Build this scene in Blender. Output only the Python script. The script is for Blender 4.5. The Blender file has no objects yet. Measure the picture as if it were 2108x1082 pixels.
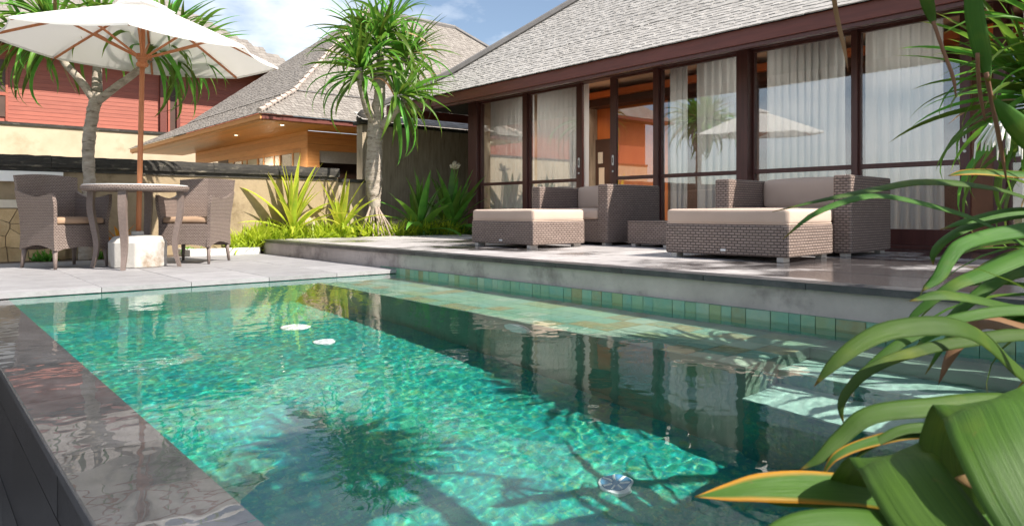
import bpy, math, random
from mathutils import Vector, Matrix, noise
random.seed(7)
R = math.radians
sc = bpy.context.scene
col = sc.collection
PI = math.pi

# ------------------------------------------------------------------ camera, sky, sun, exposure
FPX, CX, HY = 1450.0, 1054.0, 435.0            # focal length, centre column and horizon row of the photograph
CZ = 0.575                                      # eye height above the water (z = 0)
YAW = math.atan2(0.651, 0.759)
FW = Vector((math.sin(YAW), math.cos(YAW), 0)); RT = Vector((math.cos(YAW), -math.sin(YAW), 0))
cam = bpy.data.cameras.new('camera'); camo = bpy.data.objects.new('camera', cam); col.objects.link(camo)
cam.sensor_width = 36; cam.lens = 36 * FPX / 2108; cam.shift_y = -(541 - HY) / 2108
cam.clip_start = 0.05; cam.clip_end = 2000
cam.dof.use_dof = True; cam.dof.focus_distance = 7.0; cam.dof.aperture_fstop = 10
camo.location = (0, 0, CZ); camo.rotation_euler = (PI / 2, 0, -YAW)
sc.camera = camo

SUN = Vector((0.32, -0.92, 1.0)).normalized()   # towards the sun
EXPOSURE = 0.92
world = bpy.data.worlds.new('World'); sc.world = world; world.use_nodes = True
nt = world.node_tree; bg = nt.nodes['Background']
sky = nt.nodes.new('ShaderNodeTexSky'); sky.sky_type = 'NISHITA'; sky.sun_disc = False
sky.sun_elevation = math.asin(SUN.z); sky.sun_rotation = math.atan2(SUN.x, SUN.y)
sky.air_density = 1.0; sky.dust_density = 0.6; sky.ozone_density = 1.6
tc = nt.nodes.new('ShaderNodeTexCoord'); mp = nt.nodes.new('ShaderNodeMapping'); mp.inputs['Scale'].default_value = (1.6, 1.6, 3.6)
nz = nt.nodes.new('ShaderNodeTexNoise'); nz.inputs['Scale'].default_value = 2.3; nz.inputs['Detail'].default_value = 7; nz.inputs['Roughness'].default_value = .58
rp = nt.nodes.new('ShaderNodeValToRGB'); rp.color_ramp.elements[0].position = .43; rp.color_ramp.elements[1].position = .70
rp.color_ramp.elements[0].color = (.05, .05, .05, 1); rp.color_ramp.elements[1].color = (.9, .9, .9, 1)
mx = nt.nodes.new('ShaderNodeMix'); mx.data_type = 'RGBA'; mx.inputs[7].default_value = (9.6, 9.9, 10.3, 1)
nt.links.new(tc.outputs['Generated'], mp.inputs[0]); nt.links.new(mp.outputs[0], nz.inputs[0]); nt.links.new(nz.outputs[0], rp.inputs[0])
nt.links.new(rp.outputs[0], mx.inputs[0]); nt.links.new(sky.outputs[0], mx.inputs[6]); nt.links.new(mx.outputs[2], bg.inputs[0])
bg.inputs[1].default_value = 0.08
sl = bpy.data.lights.new('sun', 'SUN'); sl.energy = 5.0; sl.angle = R(.53); sl.color = (1, .94, .85)
sl.cycles.is_caustics_light = True
so = bpy.data.objects.new('sun', sl); col.objects.link(so); so.rotation_euler = SUN.to_track_quat('Z', 'Y').to_euler(); so.location = (5, -10, 20)
vs = sc.view_settings; vs.view_transform = 'Standard'; vs.look = 'None'; vs.gamma = 1; vs.exposure = EXPOSURE; vs.use_curve_mapping = False
sc.cycles.use_denoising = True; sc.cycles.max_bounces = 12; sc.cycles.transparent_max_bounces = 24
sc.cycles.transmission_bounces = 8; sc.cycles.diffuse_bounces = 4; sc.cycles.sample_clamp_indirect = 6.0; sc.cycles.sample_clamp_direct = 14.0

# ------------------------------------------------------------------ pixel helpers (photograph pixels -> directions)
def ray(x, y): return FW + RT * ((x - CX) / FPX) + Vector((0, 0, (HY - y) / FPX))
def atF(x, y, F): return Vector((0, 0, CZ)) + ray(x, y) * F
def atY(x, y, Y): d = ray(x, y); return Vector((0, 0, CZ)) + d * (Y / d.y)
def atX(x, y, X): d = ray(x, y); return Vector((0, 0, CZ)) + d * (X / d.x)
def atZ(x, y, Z): d = ray(x, y); return Vector((0, 0, CZ)) + d * ((Z - CZ) / d.z)
def px(p):
    q = Vector(p) - Vector((0, 0, CZ)); f = q.dot(FW)
    return (CX + FPX * q.dot(RT) / f, HY - FPX * q.z / f, f) if f > .05 else (1e6, 1e6, f)

# ------------------------------------------------------------------ materials
def nodes(name):
    m = bpy.data.materials.new(name); m.use_nodes = True
    return m, m.node_tree, m.node_tree.nodes['Principled BSDF']
def N(t, kind, **kw):
    n = t.nodes.new(kind)
    for k, v in kw.items(): setattr(n, k, v)
    return n
def mixc(t, fac, a, b, blend='MIX'):
    n = N(t, 'ShaderNodeMix', data_type='RGBA', blend_type=blend)
    for i, v in ((0, fac), (6, a), (7, b)):
        if isinstance(v, bpy.types.NodeSocket): t.links.new(v, n.inputs[i])
        elif i: n.inputs[i].default_value = (*v, 1)
        else: n.inputs[0].default_value = v
    return n.outputs[2]
def ramp(t, src, lo, hi, a=0., b=1.):
    n = N(t, 'ShaderNodeMapRange'); n.inputs[1].default_value = lo; n.inputs[2].default_value = hi
    n.inputs[3].default_value = a; n.inputs[4].default_value = b
    t.links.new(src, n.inputs[0]); return n.outputs[0]
def coord(t, kind='Object', scale=(1, 1, 1)):
    c = N(t, 'ShaderNodeTexCoord'); m = N(t, 'ShaderNodeMapping'); m.inputs['Scale'].default_value = scale
    t.links.new(c.outputs[kind], m.inputs[0]); return m.outputs[0]
def noisef(t, vec, scale, detail=5, rough=.6):
    n = N(t, 'ShaderNodeTexNoise'); n.inputs['Scale'].default_value = scale; n.inputs['Detail'].default_value = detail; n.inputs['Roughness'].default_value = rough
    t.links.new(vec, n.inputs[0]); return n.outputs[0]
def bump(t, b, h, strength, dist=.01):
    n = N(t, 'ShaderNodeBump'); n.inputs['Strength'].default_value = strength; n.inputs['Distance'].default_value = dist
    t.links.new(h, n.inputs['Height']); t.links.new(n.outputs[0], b.inputs['Normal'])
def rnd(t): return N(t, 'ShaderNodeObjectInfo').outputs['Random']
def pm(name, c1, c2, scale=6, rough=.6, bmp=.3, bs=40, stretch=(1, 1, 1), c3=None, s3=1.5, t3=(.55, .7), rand=0., spec=.5, r2=None, kind='Object'):
    m, t, b = nodes(name); v = coord(t, kind, stretch)
    c = mixc(t, ramp(t, noisef(t, v, scale), .3, .7), c1, c2)
    if c3: c = mixc(t, ramp(t, noisef(t, v, s3, 6, .65), *t3), c, c3)
    if rand: 
        h = N(t, 'ShaderNodeHueSaturation'); t.links.new(c, h.inputs['Color']); t.links.new(ramp(t, rnd(t), 0, 1, 1 - rand, 1 + rand), h.inputs['Value']); c = h.outputs[0]
    t.links.new(c, b.inputs['Base Color']); b.inputs['Roughness'].default_value = rough; b.inputs['Specular IOR Level'].default_value = spec
    if r2 is not None: t.links.new(ramp(t, noisef(t, v, scale * .7, 4), .35, .65, rough, r2), b.inputs['Roughness'])
    if bmp: bump(t, b, noisef(t, v, bs, 6), bmp)
    return m
M = {}
M['deck'] = pm('pale_paving', (.235, .225, .232), (.345, .335, .34), 4, .6, .3, 60, rand=.10, c3=(.15, .14, .14), s3=2.2, t3=(.55, .75), kind='Object')
def m_terrace():
    m, t, b = nodes('terrace_paving'); v = coord(t); g = N(t, 'ShaderNodeNewGeometry').outputs['Position']
    c = mixc(t, ramp(t, noisef(t, g, 7), .3, .7), (.34, .31, .30), (.50, .47, .46))
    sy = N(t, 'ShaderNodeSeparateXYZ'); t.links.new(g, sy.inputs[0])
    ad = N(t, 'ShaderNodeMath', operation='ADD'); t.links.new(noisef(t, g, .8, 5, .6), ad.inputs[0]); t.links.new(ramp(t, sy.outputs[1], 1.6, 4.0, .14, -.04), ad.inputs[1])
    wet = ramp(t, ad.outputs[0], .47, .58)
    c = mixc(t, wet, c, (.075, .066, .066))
    h = N(t, 'ShaderNodeHueSaturation'); t.links.new(c, h.inputs['Color']); t.links.new(ramp(t, rnd(t), 0, 1, .9, 1.1), h.inputs['Value'])
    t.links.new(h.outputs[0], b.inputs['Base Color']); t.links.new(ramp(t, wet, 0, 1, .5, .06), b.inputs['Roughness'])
    bump(t, b, noisef(t, g, 45), .12); return m
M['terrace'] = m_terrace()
M['coping'] = pm('dark_coping_stone', (.028, .028, .03), (.065, .062, .064), 9, .35, .25, 70, rand=.2, c3=(.12, .11, .11), s3=3)
M['riser'] = pm('stained_concrete', (.40, .345, .32), (.55, .48, .445), 4, .75, .35, 30, c3=(.17, .14, .13), s3=2.2, t3=(.52, .70))
M['lip'] = pm('wet_black_stone', (.05, .052, .056), (.10, .10, .105), 14, .25, .15, 90, rand=.15, c3=(.13, .13, .138), s3=2)
M['facing'] = pm('wet_black_facing', (.012, .012, .013), (.035, .034, .035), 6, .22, .4, 40, (1, 3, .7), rand=.3, c3=(.07, .06, .05), s3=5, t3=(.6, .74))
M['basin'] = pm('basin_stone', (.02, .02, .022), (.05, .05, .055), 8, .3, .3, 30)
M['soil'] = pm('soil', (.06, .04, .025), (.12, .08, .05), 9, .9, .6, 30)
M['ground'] = pm('garden_ground', (.09, .11, .04), (.16, .15, .07), 3, .9, .6, 30)
M['grout'] = pm('tile_grout', (.13, .24, .18), (.20, .31, .24), 8, .7, .2, 30)
def m_tile():
    m, t, b = nodes('green_stone_tile'); v = coord(t)
    n = N(t, 'ShaderNodeValToRGB'); r = n.color_ramp; r.interpolation = 'CONSTANT'
    cols = [(.10, .27, .19), (.08, .24, .18), (.14, .31, .23), (.17, .26, .12), (.22, .34, .26), (.20, .19, .08), (.09, .27, .22), (.13, .30, .19)]
    r.elements[0].color = (*cols[0], 1); r.elements[1].position = 1 / 8; r.elements[1].color = (*cols[1], 1)
    for i in range(2, 8): e = r.elements.new(i / 8); e.color = (*cols[i], 1)
    t.links.new(rnd(t), n.inputs[0])
    g = N(t, 'ShaderNodeNewGeometry').outputs['Position']
    c = mixc(t, ramp(t, noisef(t, g, 22), .3, .75, 0, .6), n.outputs[0], (.22, .30, .17))
    c = mixc(t, ramp(t, noisef(t, g, 6), .5, .75, 0, .6), c, (.08, .28, .23))
    h = N(t, 'ShaderNodeHueSaturation'); h.inputs['Value'].default_value = 1.25; h.inputs['Saturation'].default_value = .88; t.links.new(c, h.inputs['Color'])
    t.links.new(h.outputs[0], b.inputs['Base Color']); b.inputs['Roughness'].default_value = .4; bump(t, b, noisef(t, g, 60), .3); return m
M['tile'] = m_tile()
def m_floor():
    m, t, b = nodes('pool_mosaic'); g = N(t, 'ShaderNodeNewGeometry').outputs['Position']
    br = N(t, 'ShaderNodeTexBrick'); br.offset = 0; t.links.new(g, br.inputs[0]); br.inputs['Scale'].default_value = 1
    br.inputs['Brick Width'].default_value = .1; br.inputs['Row Height'].default_value = .1; br.inputs['Mortar Size'].default_value = .003; br.inputs['Bias'].default_value = -.1
    br.inputs['Color1'].default_value = (.015, .34, .27, 1); br.inputs['Color2'].default_value = (.06, .42, .27, 1); br.inputs['Mortar'].default_value = (.03, .26, .21, 1)
    vo = N(t, 'ShaderNodeTexVoronoi'); vo.inputs['Scale'].default_value = 34; t.links.new(g, vo.inputs[0])
    c = mixc(t, ramp(t, vo.outputs['Color'], .25, .8, 0, .7), br.outputs[0], (.008, .25, .27))
    c = mixc(t, ramp(t, noisef(t, g, 10, 6, .75), .55, .66, 0, .6), c, (.22, .38, .11))
    c = mixc(t, ramp(t, noisef(t, g, 13, 5, .7), .56, .64, 0, .7), c, (.10, .52, .36))
    c = mixc(t, ramp(t, noisef(t, g, 2.2, 5, .65), .52, .66, 0, .7), c, (.008, .24, .28))
    c = mixc(t, ramp(t, noisef(t, g, 42, 4, .7), .56, .64, 0, .75), c, (.20, .50, .30))
    c = mixc(t, ramp(t, noisef(t, g, 27, 4, .7), .55, .63, 0, .7), c, (.004, .19, .25))
    h = N(t, 'ShaderNodeHueSaturation'); h.inputs['Value'].default_value = .76; h.inputs['Saturation'].default_value = 1.08; h.inputs['Hue'].default_value = .492; t.links.new(c, h.inputs['Color']); c = h.outputs[0]
    t.links.new(c, b.inputs['Base Color']); b.inputs['Roughness'].default_value = .5; bump(t, b, noisef(t, g, 40), .4, .02); return m
M['mosaic'] = m_floor()
M['step'] = pm('pale_step_stone', (.22, .40, .335), (.28, .46, .39), 12, .5, .2, 60)
def m_water():
    m, t, b = nodes('pool_water'); b.inputs['Base Color'].default_value = (1, 1, 1, 1); b.inputs['Roughness'].default_value = 0
    b.inputs['IOR'].default_value = 1.333; b.inputs['Transmission Weight'].default_value = 1
    return m
M['water'] = m_water()
def m_wicker(name, c1, c2, gap, w=.046, h=.0205):
    m, t, b = nodes(name); v = coord(t, 'UV')
    br = N(t, 'ShaderNodeTexBrick'); br.offset = .5; t.links.new(v, br.inputs[0])
    br.inputs['Color1'].default_value = (*c1, 1); br.inputs['Color2'].default_value = (*c2, 1); br.inputs['Mortar'].default_value = (*gap, 1)
    br.inputs['Scale'].default_value = 1; br.inputs['Mortar Size'].default_value = .0042; br.inputs['Mortar Smooth'].default_value = .6
    br.inputs['Brick Width'].default_value = w; br.inputs['Row Height'].default_value = h; br.inputs['Bias'].default_value = 0
    c = mixc(t, ramp(t, noisef(t, v, 3, 3), .3, .7, 0, .5), br.outputs[0], tuple(x * .8 for x in c1))
    t.links.new(c, b.inputs['Base Color']); b.inputs['Roughness'].default_value = .5
    iv = N(t, 'ShaderNodeMath', operation='SUBTRACT'); iv.inputs[0].default_value = 1; t.links.new(br.outputs['Fac'], iv.inputs[1])
    bump(t, b, iv.outputs[0], .9, .006); return m
M['wicker'] = m_wicker('taupe_wicker', (.25, .185, .155), (.33, .25, .215), (.03, .018, .015))
M['wicker2'] = m_wicker('grey_wicker', (.27, .205, .175), (.35, .275, .24), (.10, .072, .06), .026, .0145)
M['wickerplain'] = pm('fine_wicker', (.14, .105, .09), (.20, .15, .13), 60, .5, .4, 160)
M['cushion'] = pm('beige_cushion', (.48, .36, .29), (.54, .41, .33), 3, .9, .25, 250)
M['tancushion'] = pm('tan_cushion', (.32, .205, .13), (.40, .265, .175), 5, .9, .25, 250)
M['legmetal'] = pm('brushed_foot', (.42, .38, .35), (.5, .46, .42), 30, .4, 0)
M['frame'] = pm('dark_stained_frame', (.075, .025, .021), (.12, .040, .033), 3, .38, .12, 30, (9, 9, .7))
M['fascia'] = pm('red_brown_fascia', (.115, .030, .022), (.17, .045, .032), 4, .45, .2, 30, (8, .6, 8))
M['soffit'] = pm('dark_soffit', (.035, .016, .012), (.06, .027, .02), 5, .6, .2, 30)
M['orange'] = pm('honey_wood', (.58, .24, .075), (.70, .33, .12), 4, .45, .15, 30, (.9, .9, 14), rand=.14)
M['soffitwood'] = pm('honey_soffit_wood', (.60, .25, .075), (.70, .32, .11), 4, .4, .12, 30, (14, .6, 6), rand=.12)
M['siding'] = pm('red_siding', (.27, .064, .038), (.37, .10, .06), 4, .5, .2, 30, (.7, 4, 12), rand=.10)
M['sandwall'] = pm('sand_render', (.42, .335, .23), (.52, .42, .30), 2, .85, .3, 40, c3=(.34, .265, .17), s3=.8)
M['plaster'] = pm('weathered_plaster', (.24, .175, .10), (.40, .31, .20), 2.6, .9, .4, 35, c3=(.15, .105, .055), s3=2.6, t3=(.5, .68), rand=.05)
M['cap'] = pm('mossy_black_coping', (.022, .02, .018), (.065, .058, .048), 9, .9, .9, 35, (1, 1, 4), rand=.25, c3=(.26, .225, .17), s3=5, t3=(.58, .72))
M['darkwall'] = pm('dark_streaked_wall', (.27, .215, .15), (.44, .36, .26), 4, .9, .4, 30, (5, 5, .6), c3=(.16, .125, .085), s3=3)
M['cladstone'] = pm('yellow_clad_stone', (.42, .28, .13), (.58, .42, .23), 7, .85, .5, 40, rand=.3)
M['palestone'] = pm('pale_ledge_stone', (.60, .52, .40), (.70, .62, .5), 6, .8, .2, 40)
M['white'] = pm('white_slab', (.78, .76, .72), (.82, .8, .77), 6, .7, .1, 40)
M['block'] = pm('weathered_white_concrete', (.40, .375, .34), (.52, .49, .45), 7, .85, .35, 40, c3=(.24, .17, .11), s3=4, t3=(.52, .68))
M['polewood'] = pm('teak_pole', (.34, .115, .04), (.46, .17, .065), 5, .5, .12, 40, (8, 8, .8))
M['trunk'] = pm('pale_bark', (.26, .215, .17), (.46, .40, .33), 9, .9, 1.0, 26, (1, 1, 3.0), c3=(.12, .085, .055), s3=8, t3=(.55, .68))
M['root'] = pm('root_bark', (.26, .20, .16), (.40, .32, .26), 9, .9, .5, 30)
M['rock'] = pm('boulder', (.34, .25, .19), (.46, .36, .29), 4, .9, .6, 18)
M['gravelkerb'] = pm('pale_kerb', (.62, .60, .55), (.72, .7, .66), 8, .8, .3, 40)
M['chrome'] = pm('steel_plate', (.75, .75, .75), (.8, .8, .8), 30, .25, 0)
M['plastic'] = pm('white_fitting', (.75, .82, .84), (.8, .86, .88), 20, .4, 0)
M['bluegrate'] = pm('blue_fitting', (.05, .20, .34), (.08, .26, .42), 20, .4, 0)
M['intwall'] = pm('orange_panel', (.52, .13, .028), (.60, .17, .04), 2, .4, .05, 30, (6, 6, .8))
M['intred'] = pm('red_cabinet', (.42, .07, .02), (.5, .09, .03), 2, .35, .05, 30)
M['intdark'] = pm('dark_room_wood', (.06, .03, .02), (.09, .045, .03), 3, .5, .05, 30)
M['ceil'] = pm('cream_ceiling', (.72, .58, .42), (.76, .62, .46), 3, .8, .05, 30)
M['floorwood'] = pm('room_floor', (.22, .12, .07), (.28, .16, .1), 4, .35, .05, 30)
M['blind'] = pm('grey_blind', (.40, .37, .35), (.48, .45, .43), 40, .9, .2, 120)
def m_canvas():
    m, t, b = nodes('white_canvas'); b.inputs['Base Color'].default_value = (.86, .85, .83, 1); b.inputs['Roughness'].default_value = .9
    tr = N(t, 'ShaderNodeBsdfTranslucent'); tr.inputs[0].default_value = (.84, .82, .79, 1); ms = N(t, 'ShaderNodeMixShader'); ms.inputs[0].default_value = .45
    bump(t, b, noisef(t, coord(t), 500, 2), .15, .002)
    t.links.new(b.outputs[0], ms.inputs[1]); t.links.new(tr.outputs[0], ms.inputs[2]); t.links.new(ms.outputs[0], t.nodes['Material Output'].inputs[0]); return m
M['canvas'] = m_canvas()
def m_curtain():
    m, t, b = nodes('sheer_curtain'); b.inputs['Base Color'].default_value = (.80, .84, .88, 1); b.inputs['Roughness'].default_value = .95
    tr = N(t, 'ShaderNodeBsdfTranslucent'); tr.inputs[0].default_value = (.76, .75, .72, 1); ms = N(t, 'ShaderNodeMixShader'); ms.inputs[0].default_value = .4
    t.links.new(b.outputs[0], ms.inputs[1]); t.links.new(tr.outputs[0], ms.inputs[2]); t.links.new(ms.outputs[0], t.nodes['Material Output'].inputs[0]); return m
M['curtain'] = m_curtain()
def m_glass():
    m, t, b = nodes('window_glass'); t.nodes.remove(b)
    g = N(t, 'ShaderNodeNewGeometry'); d = N(t, 'ShaderNodeVectorMath', operation='DOT_PRODUCT'); t.links.new(g.outputs['Incoming'], d.inputs[0]); t.links.new(g.outputs['True Normal'], d.inputs[1])
    ab = N(t, 'ShaderNodeMath', operation='ABSOLUTE'); t.links.new(d.outputs['Value'], ab.inputs[0])
    s = N(t, 'ShaderNodeMath', operation='SUBTRACT'); s.inputs[0].default_value = 1; t.links.new(ab.outputs[0], s.inputs[1])
    p = N(t, 'ShaderNodeMath', operation='POWER'); t.links.new(s.outputs[0], p.inputs[0]); p.inputs[1].default_value = 4
    f = ramp(t, p.outputs[0], 0, 1, .19, 1)
    tr = N(t, 'ShaderNodeBsdfTransparent'); tr.inputs[0].default_value = (.93, .95, .95, 1); gl = N(t, 'ShaderNodeBsdfGlossy'); gl.inputs['Roughness'].default_value = 0
    ms = N(t, 'ShaderNodeMixShader'); t.links.new(f, ms.inputs[0]); t.links.new(tr.outputs[0], ms.inputs[1]); t.links.new(gl.outputs[0], ms.inputs[2])
    t.links.new(ms.outputs[0], t.nodes['Material Output'].inputs[0]); return m
M['glass'] = m_glass()
def m_shingle(name, a, b_, mossy):
    m, t, b = nodes(name); at = N(t, 'ShaderNodeAttribute', attribute_name='tone'); g = N(t, 'ShaderNodeNewGeometry').outputs['Position']
    ad = N(t, 'ShaderNodeMath', operation='ADD'); t.links.new(at.outputs['Fac'], ad.inputs[0]); t.links.new(ramp(t, rnd(t), 0, 1, -.12, .12), ad.inputs[1])
    c = mixc(t, ad.outputs[0], a, b_)
    c = mixc(t, ramp(t, noisef(t, g, 26, 4), .4, .7, 0, .45), c, mossy)
    t.links.new(c, b.inputs['Base Color']); b.inputs['Roughness'].default_value = .9; bump(t, b, noisef(t, g, 60), .5); return m
M['shingle'] = m_shingle('weathered_shingle', (.31, .29, .27), (.45, .425, .40), (.27, .25, .23))
M['shingle2'] = m_shingle('grey_brown_shingle', (.20, .175, .155), (.30, .27, .24), (.17, .15, .13))
M['roofbase'] = pm('roof_underlay', (.10, .085, .075), (.14, .12, .1), 6, .9, .3, 30)
M['hipcap'] = pm('pink_hip_tile', (.36, .29, .25), (.44, .36, .31), 8, .85, .3, 30, rand=.08)
M['ridgecap'] = pm('grey_hip_board', (.15, .14, .135), (.20, .185, .18), 6, .8, .2, 30)
def m_leaf(name, dark, light, tip, edge=None, tipat=.86, rand=.25, trans=.35, rough=.4, stripe=0.):
    m, t, b = nodes(name); c = N(t, 'ShaderNodeTexCoord'); sp = N(t, 'ShaderNodeSeparateXYZ'); t.links.new(c.outputs['UV'], sp.inputs[0])
    o = coord(t)
    k = mixc(t, ramp(t, noisef(t, o, 5, 3), .3, .7), dark, light)
    if stripe:
        w = N(t, 'ShaderNodeMath', operation='MULTIPLY'); t.links.new(sp.outputs[1], w.inputs[0]); w.inputs[1].default_value = 75
        s = N(t, 'ShaderNodeMath', operation='SINE'); t.links.new(w.outputs[0], s.inputs[0])
        k = mixc(t, ramp(t, s.outputs[0], -1, 1, 0, stripe), k, tuple(x * 1.5 for x in light))
    h = N(t, 'ShaderNodeHueSaturation'); t.links.new(k, h.inputs['Color']); t.links.new(ramp(t, rnd(t), 0, 1, 1 - rand, 1 + rand), h.inputs['Value'])
    t.links.new(ramp(t, rnd(t), 0, 1, .5 - rand * .07, .5 + rand * .07), h.inputs['Hue']); k = h.outputs[0]
    if edge:
        a = N(t, 'ShaderNodeMath', operation='SUBTRACT'); t.links.new(sp.outputs[1], a.inputs[0]); a.inputs[1].default_value = .5
        a2 = N(t, 'ShaderNodeMath', operation='ABSOLUTE'); t.links.new(a.outputs[0], a2.inputs[0])
        # the yellowed margin grows broader towards the tip
        a3 = N(t, 'ShaderNodeMath', operation='MULTIPLY_ADD'); t.links.new(sp.outputs[0], a3.inputs[0]); a3.inputs[1].default_value = .30; t.links.new(a2.outputs[0], a3.inputs[2])
        a4 = N(t, 'ShaderNodeMath', operation='MULTIPLY_ADD'); t.links.new(noisef(t, o, 9, 3), a4.inputs[0]); a4.inputs[1].default_value = .12; t.links.new(a3.outputs[0], a4.inputs[2])
        k = mixc(t, ramp(t, a4.outputs[0], .55, .70), k, edge)
    tn = N(t, 'ShaderNodeMath', operation='MULTIPLY_ADD'); t.links.new(noisef(t, o, 7, 3), tn.inputs[0]); tn.inputs[1].default_value = .12; t.links.new(sp.outputs[0], tn.inputs[2])
    k = mixc(t, ramp(t, tn.outputs[0], tipat, tipat + .1), k, tip)
    if stripe:
        mpv = N(t, 'ShaderNodeMapping'); mpv.inputs['Scale'].default_value = (2.2, 55, 1); t.links.new(c.outputs['UV'], mpv.inputs[0]); vn = noisef(t, mpv.outputs[0], 1, 3, .6)
        k = mixc(t, ramp(t, vn, .35, .7, 0, .5), k, tuple(x * .6 for x in dark)); k = mixc(t, ramp(t, noisef(t, o, 38, 4), .66, .74, 0, .6), k, (.16, .13, .03))
        k = mixc(t, ramp(t, noisef(t, o, 6, 3), .56, .72, 0, .5), k, (.24, .27, .03)); bump(t, b, vn, .35, .004)
    b.inputs['Specular IOR Level'].default_value = .3
    t.links.new(k, b.inputs['Base Color']); b.inputs['Roughness'].default_value = rough
    tr = N(t, 'ShaderNodeBsdfTranslucent'); h2 = N(t, 'ShaderNodeHueSaturation'); h2.inputs['Value'].default_value = 1.5; h2.inputs['Hue'].default_value = .485; t.links.new(k, h2.inputs['Color']); t.links.new(h2.outputs[0], tr.inputs[0])
    ms = N(t, 'ShaderNodeMixShader'); ms.inputs[0].default_value = trans
    t.links.new(b.outputs[0], ms.inputs[1]); t.links.new(tr.outputs[0], ms.inputs[2]); t.links.new(ms.outputs[0], t.nodes['Material Output'].inputs[0])
    return m
M['pandanus'] = m_leaf('pandanus_leaf', (.055, .15, .018), (.14, .28, .035), (.32, .26, .08), tipat=.98, rand=.45)
M['limeleaf'] = m_leaf('yellow_green_leaf', (.24, .36, .025), (.46, .52, .05), (.5, .38, .05), edge=(.58, .54, .08), tipat=.99, rand=.2)
M['greenleaf'] = m_leaf('mid_green_leaf', (.08, .22, .03), (.16, .34, .05), (.36, .34, .05), tipat=1.05, rand=.3)
M['lily'] = m_leaf('strap_leaf', (.04, .115, .013), (.09, .20, .022), (.38, .17, .03), tipat=.98, rand=.3, stripe=.14, rough=.48)
M['lilyedge'] = m_leaf('yellow_edged_leaf', (.04, .115, .012), (.085, .19, .02), (.22, .07, .02), edge=(.62, .30, .03), tipat=1.0, rand=.1, stripe=.12, rough=.48)
M['croton'] = m_leaf('orange_leaf', (.55, .16, .03), (.60, .42, .04), (.5, .1, .03), tipat=1.0, rand=.2)
M['cover'] = m_leaf('ground_cover_blade', (.26, .40, .03), (.48, .56, .06), (.6, .48, .08), tipat=.97, rand=0, trans=.45)
M['deadleaf'] = m_leaf('dry_leaf', (.26, .15, .07), (.38, .25, .13), (.2, .1, .05), tipat=.95, rand=.2)
M['stalk'] = pm('flower_stalk', (.12, .22, .04), (.18, .28, .06), 8, .5, .1, 30)
M['brownstalk'] = pm('brown_stalk', (.13, .055, .025), (.22, .10, .05), 8, .7, .2, 30)
M['petal'] = pm('pale_petal', (.80, .76, .70), (.85, .82, .78), 10, .7, 0)
M['bud'] = pm('flower_bud', (.55, .46, .32), (.66, .58, .42), 20, .7, .2, 40)
def m_emit(name, c, s):
    m, t, b = nodes(name); b.inputs['Emission Color'].default_value = (*c, 1); b.inputs['Emission Strength'].default_value = s; return m
M['lamp'] = m_emit('lit_downlight', (1, .86, .62), 3)

# ------------------------------------------------------------------ mesh builder
class MB:
    def __init__(s): s.v = []; s.f = []; s.uv = None; s.sm = False
    def box(s, x0, x1, y0, y1, z0, z1):
        n = len(s.v); s.v += [(x0, y0, z0), (x1, y0, z0), (x1, y1, z0), (x0, y1, z0), (x0, y0, z1), (x1, y0, z1), (x1, y1, z1), (x0, y1, z1)]
        s.f += [tuple(n + i for i in q) for q in ((3, 2, 1, 0), (4, 5, 6, 7), (0, 1, 5, 4), (1, 2, 6, 5), (2, 3, 7, 6), (3, 0, 4, 7))]; return s
    def prism(s, poly, axis, a, b):
        def P(u, v, w): return {'x': (w, u, v), 'y': (u, w, v), 'z': (u, v, w)}[axis]
        n = len(s.v); k = len(poly); s.v += [P(u, v, a) for u, v in poly] + [P(u, v, b) for u, v in poly]
        s.f += [tuple(range(n + k - 1, n - 1, -1)), tuple(range(n + k, n + 2 * k))]
        s.f += [(n + i, n + (i + 1) % k, n + k + (i + 1) % k, n + k + i) for i in range(k)]; return s
    def poly(s, pts): n = len(s.v); s.v += [tuple(p) for p in pts]; s.f.append(tuple(range(n, n + len(pts)))); return s
    def tube(s, pts, rad, k=8, cap=True):
        pts = [Vector(p) for p in pts]; n0 = len(s.v); ref = None
        for i, p in enumerate(pts):
            t = (pts[min(i + 1, len(pts) - 1)] - pts[max(i - 1, 0)]).normalized()
            if ref is None: ref = t.orthogonal().normalized()
            ref = (ref - t * ref.dot(t)).normalized(); b = t.cross(ref); r = rad[i] if isinstance(rad, (list, tuple)) else rad
            s.v += [tuple(p + (ref * math.cos(2 * PI * j / k) + b * math.sin(2 * PI * j / k)) * r) for j in range(k)]
        for i in range(len(pts) - 1):
            for j in range(k): a = n0 + i * k; s.f.append((a + j, a + (j + 1) % k, a + k + (j + 1) % k, a + k + j))
        if cap: s.f.append(tuple(range(n0 + k - 1, n0 - 1, -1))); e = n0 + (len(pts) - 1) * k; s.f.append(tuple(range(e, e + k)))
        return s
    def lathe(s, prof, k=24, c=(0, 0)):
        n0 = len(s.v)
        for r, z in prof: s.v += [(c[0] + r * math.cos(2 * PI * j / k), c[1] + r * math.sin(2 * PI * j / k), z) for j in range(k)]
        for i in range(len(prof) - 1):
            for j in range(k): a = n0 + i * k; s.f.append((a + j, a + (j + 1) % k, a + k + (j + 1) % k, a + k + j))
        s.f.append(tuple(range(n0 + k - 1, n0 - 1, -1))); e = n0 + (len(prof) - 1) * k; s.f.append(tuple(range(e, e + k))); return s
    def grid(s, fn, nu, nv):
        n0 = len(s.v)
        for j in range(nv + 1):
            for i in range(nu + 1): s.v.append(tuple(fn(i / nu, j / nv)))
        for j in range(nv):
            for i in range(nu): a = n0 + j * (nu + 1) + i; s.f.append((a, a + 1, a + nu + 2, a + nu + 1))
        return s
def wl(o):
    p = Vector((0, 0, 0))
    while o is not None: p += o.location; o = o.parent
    return p
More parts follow.
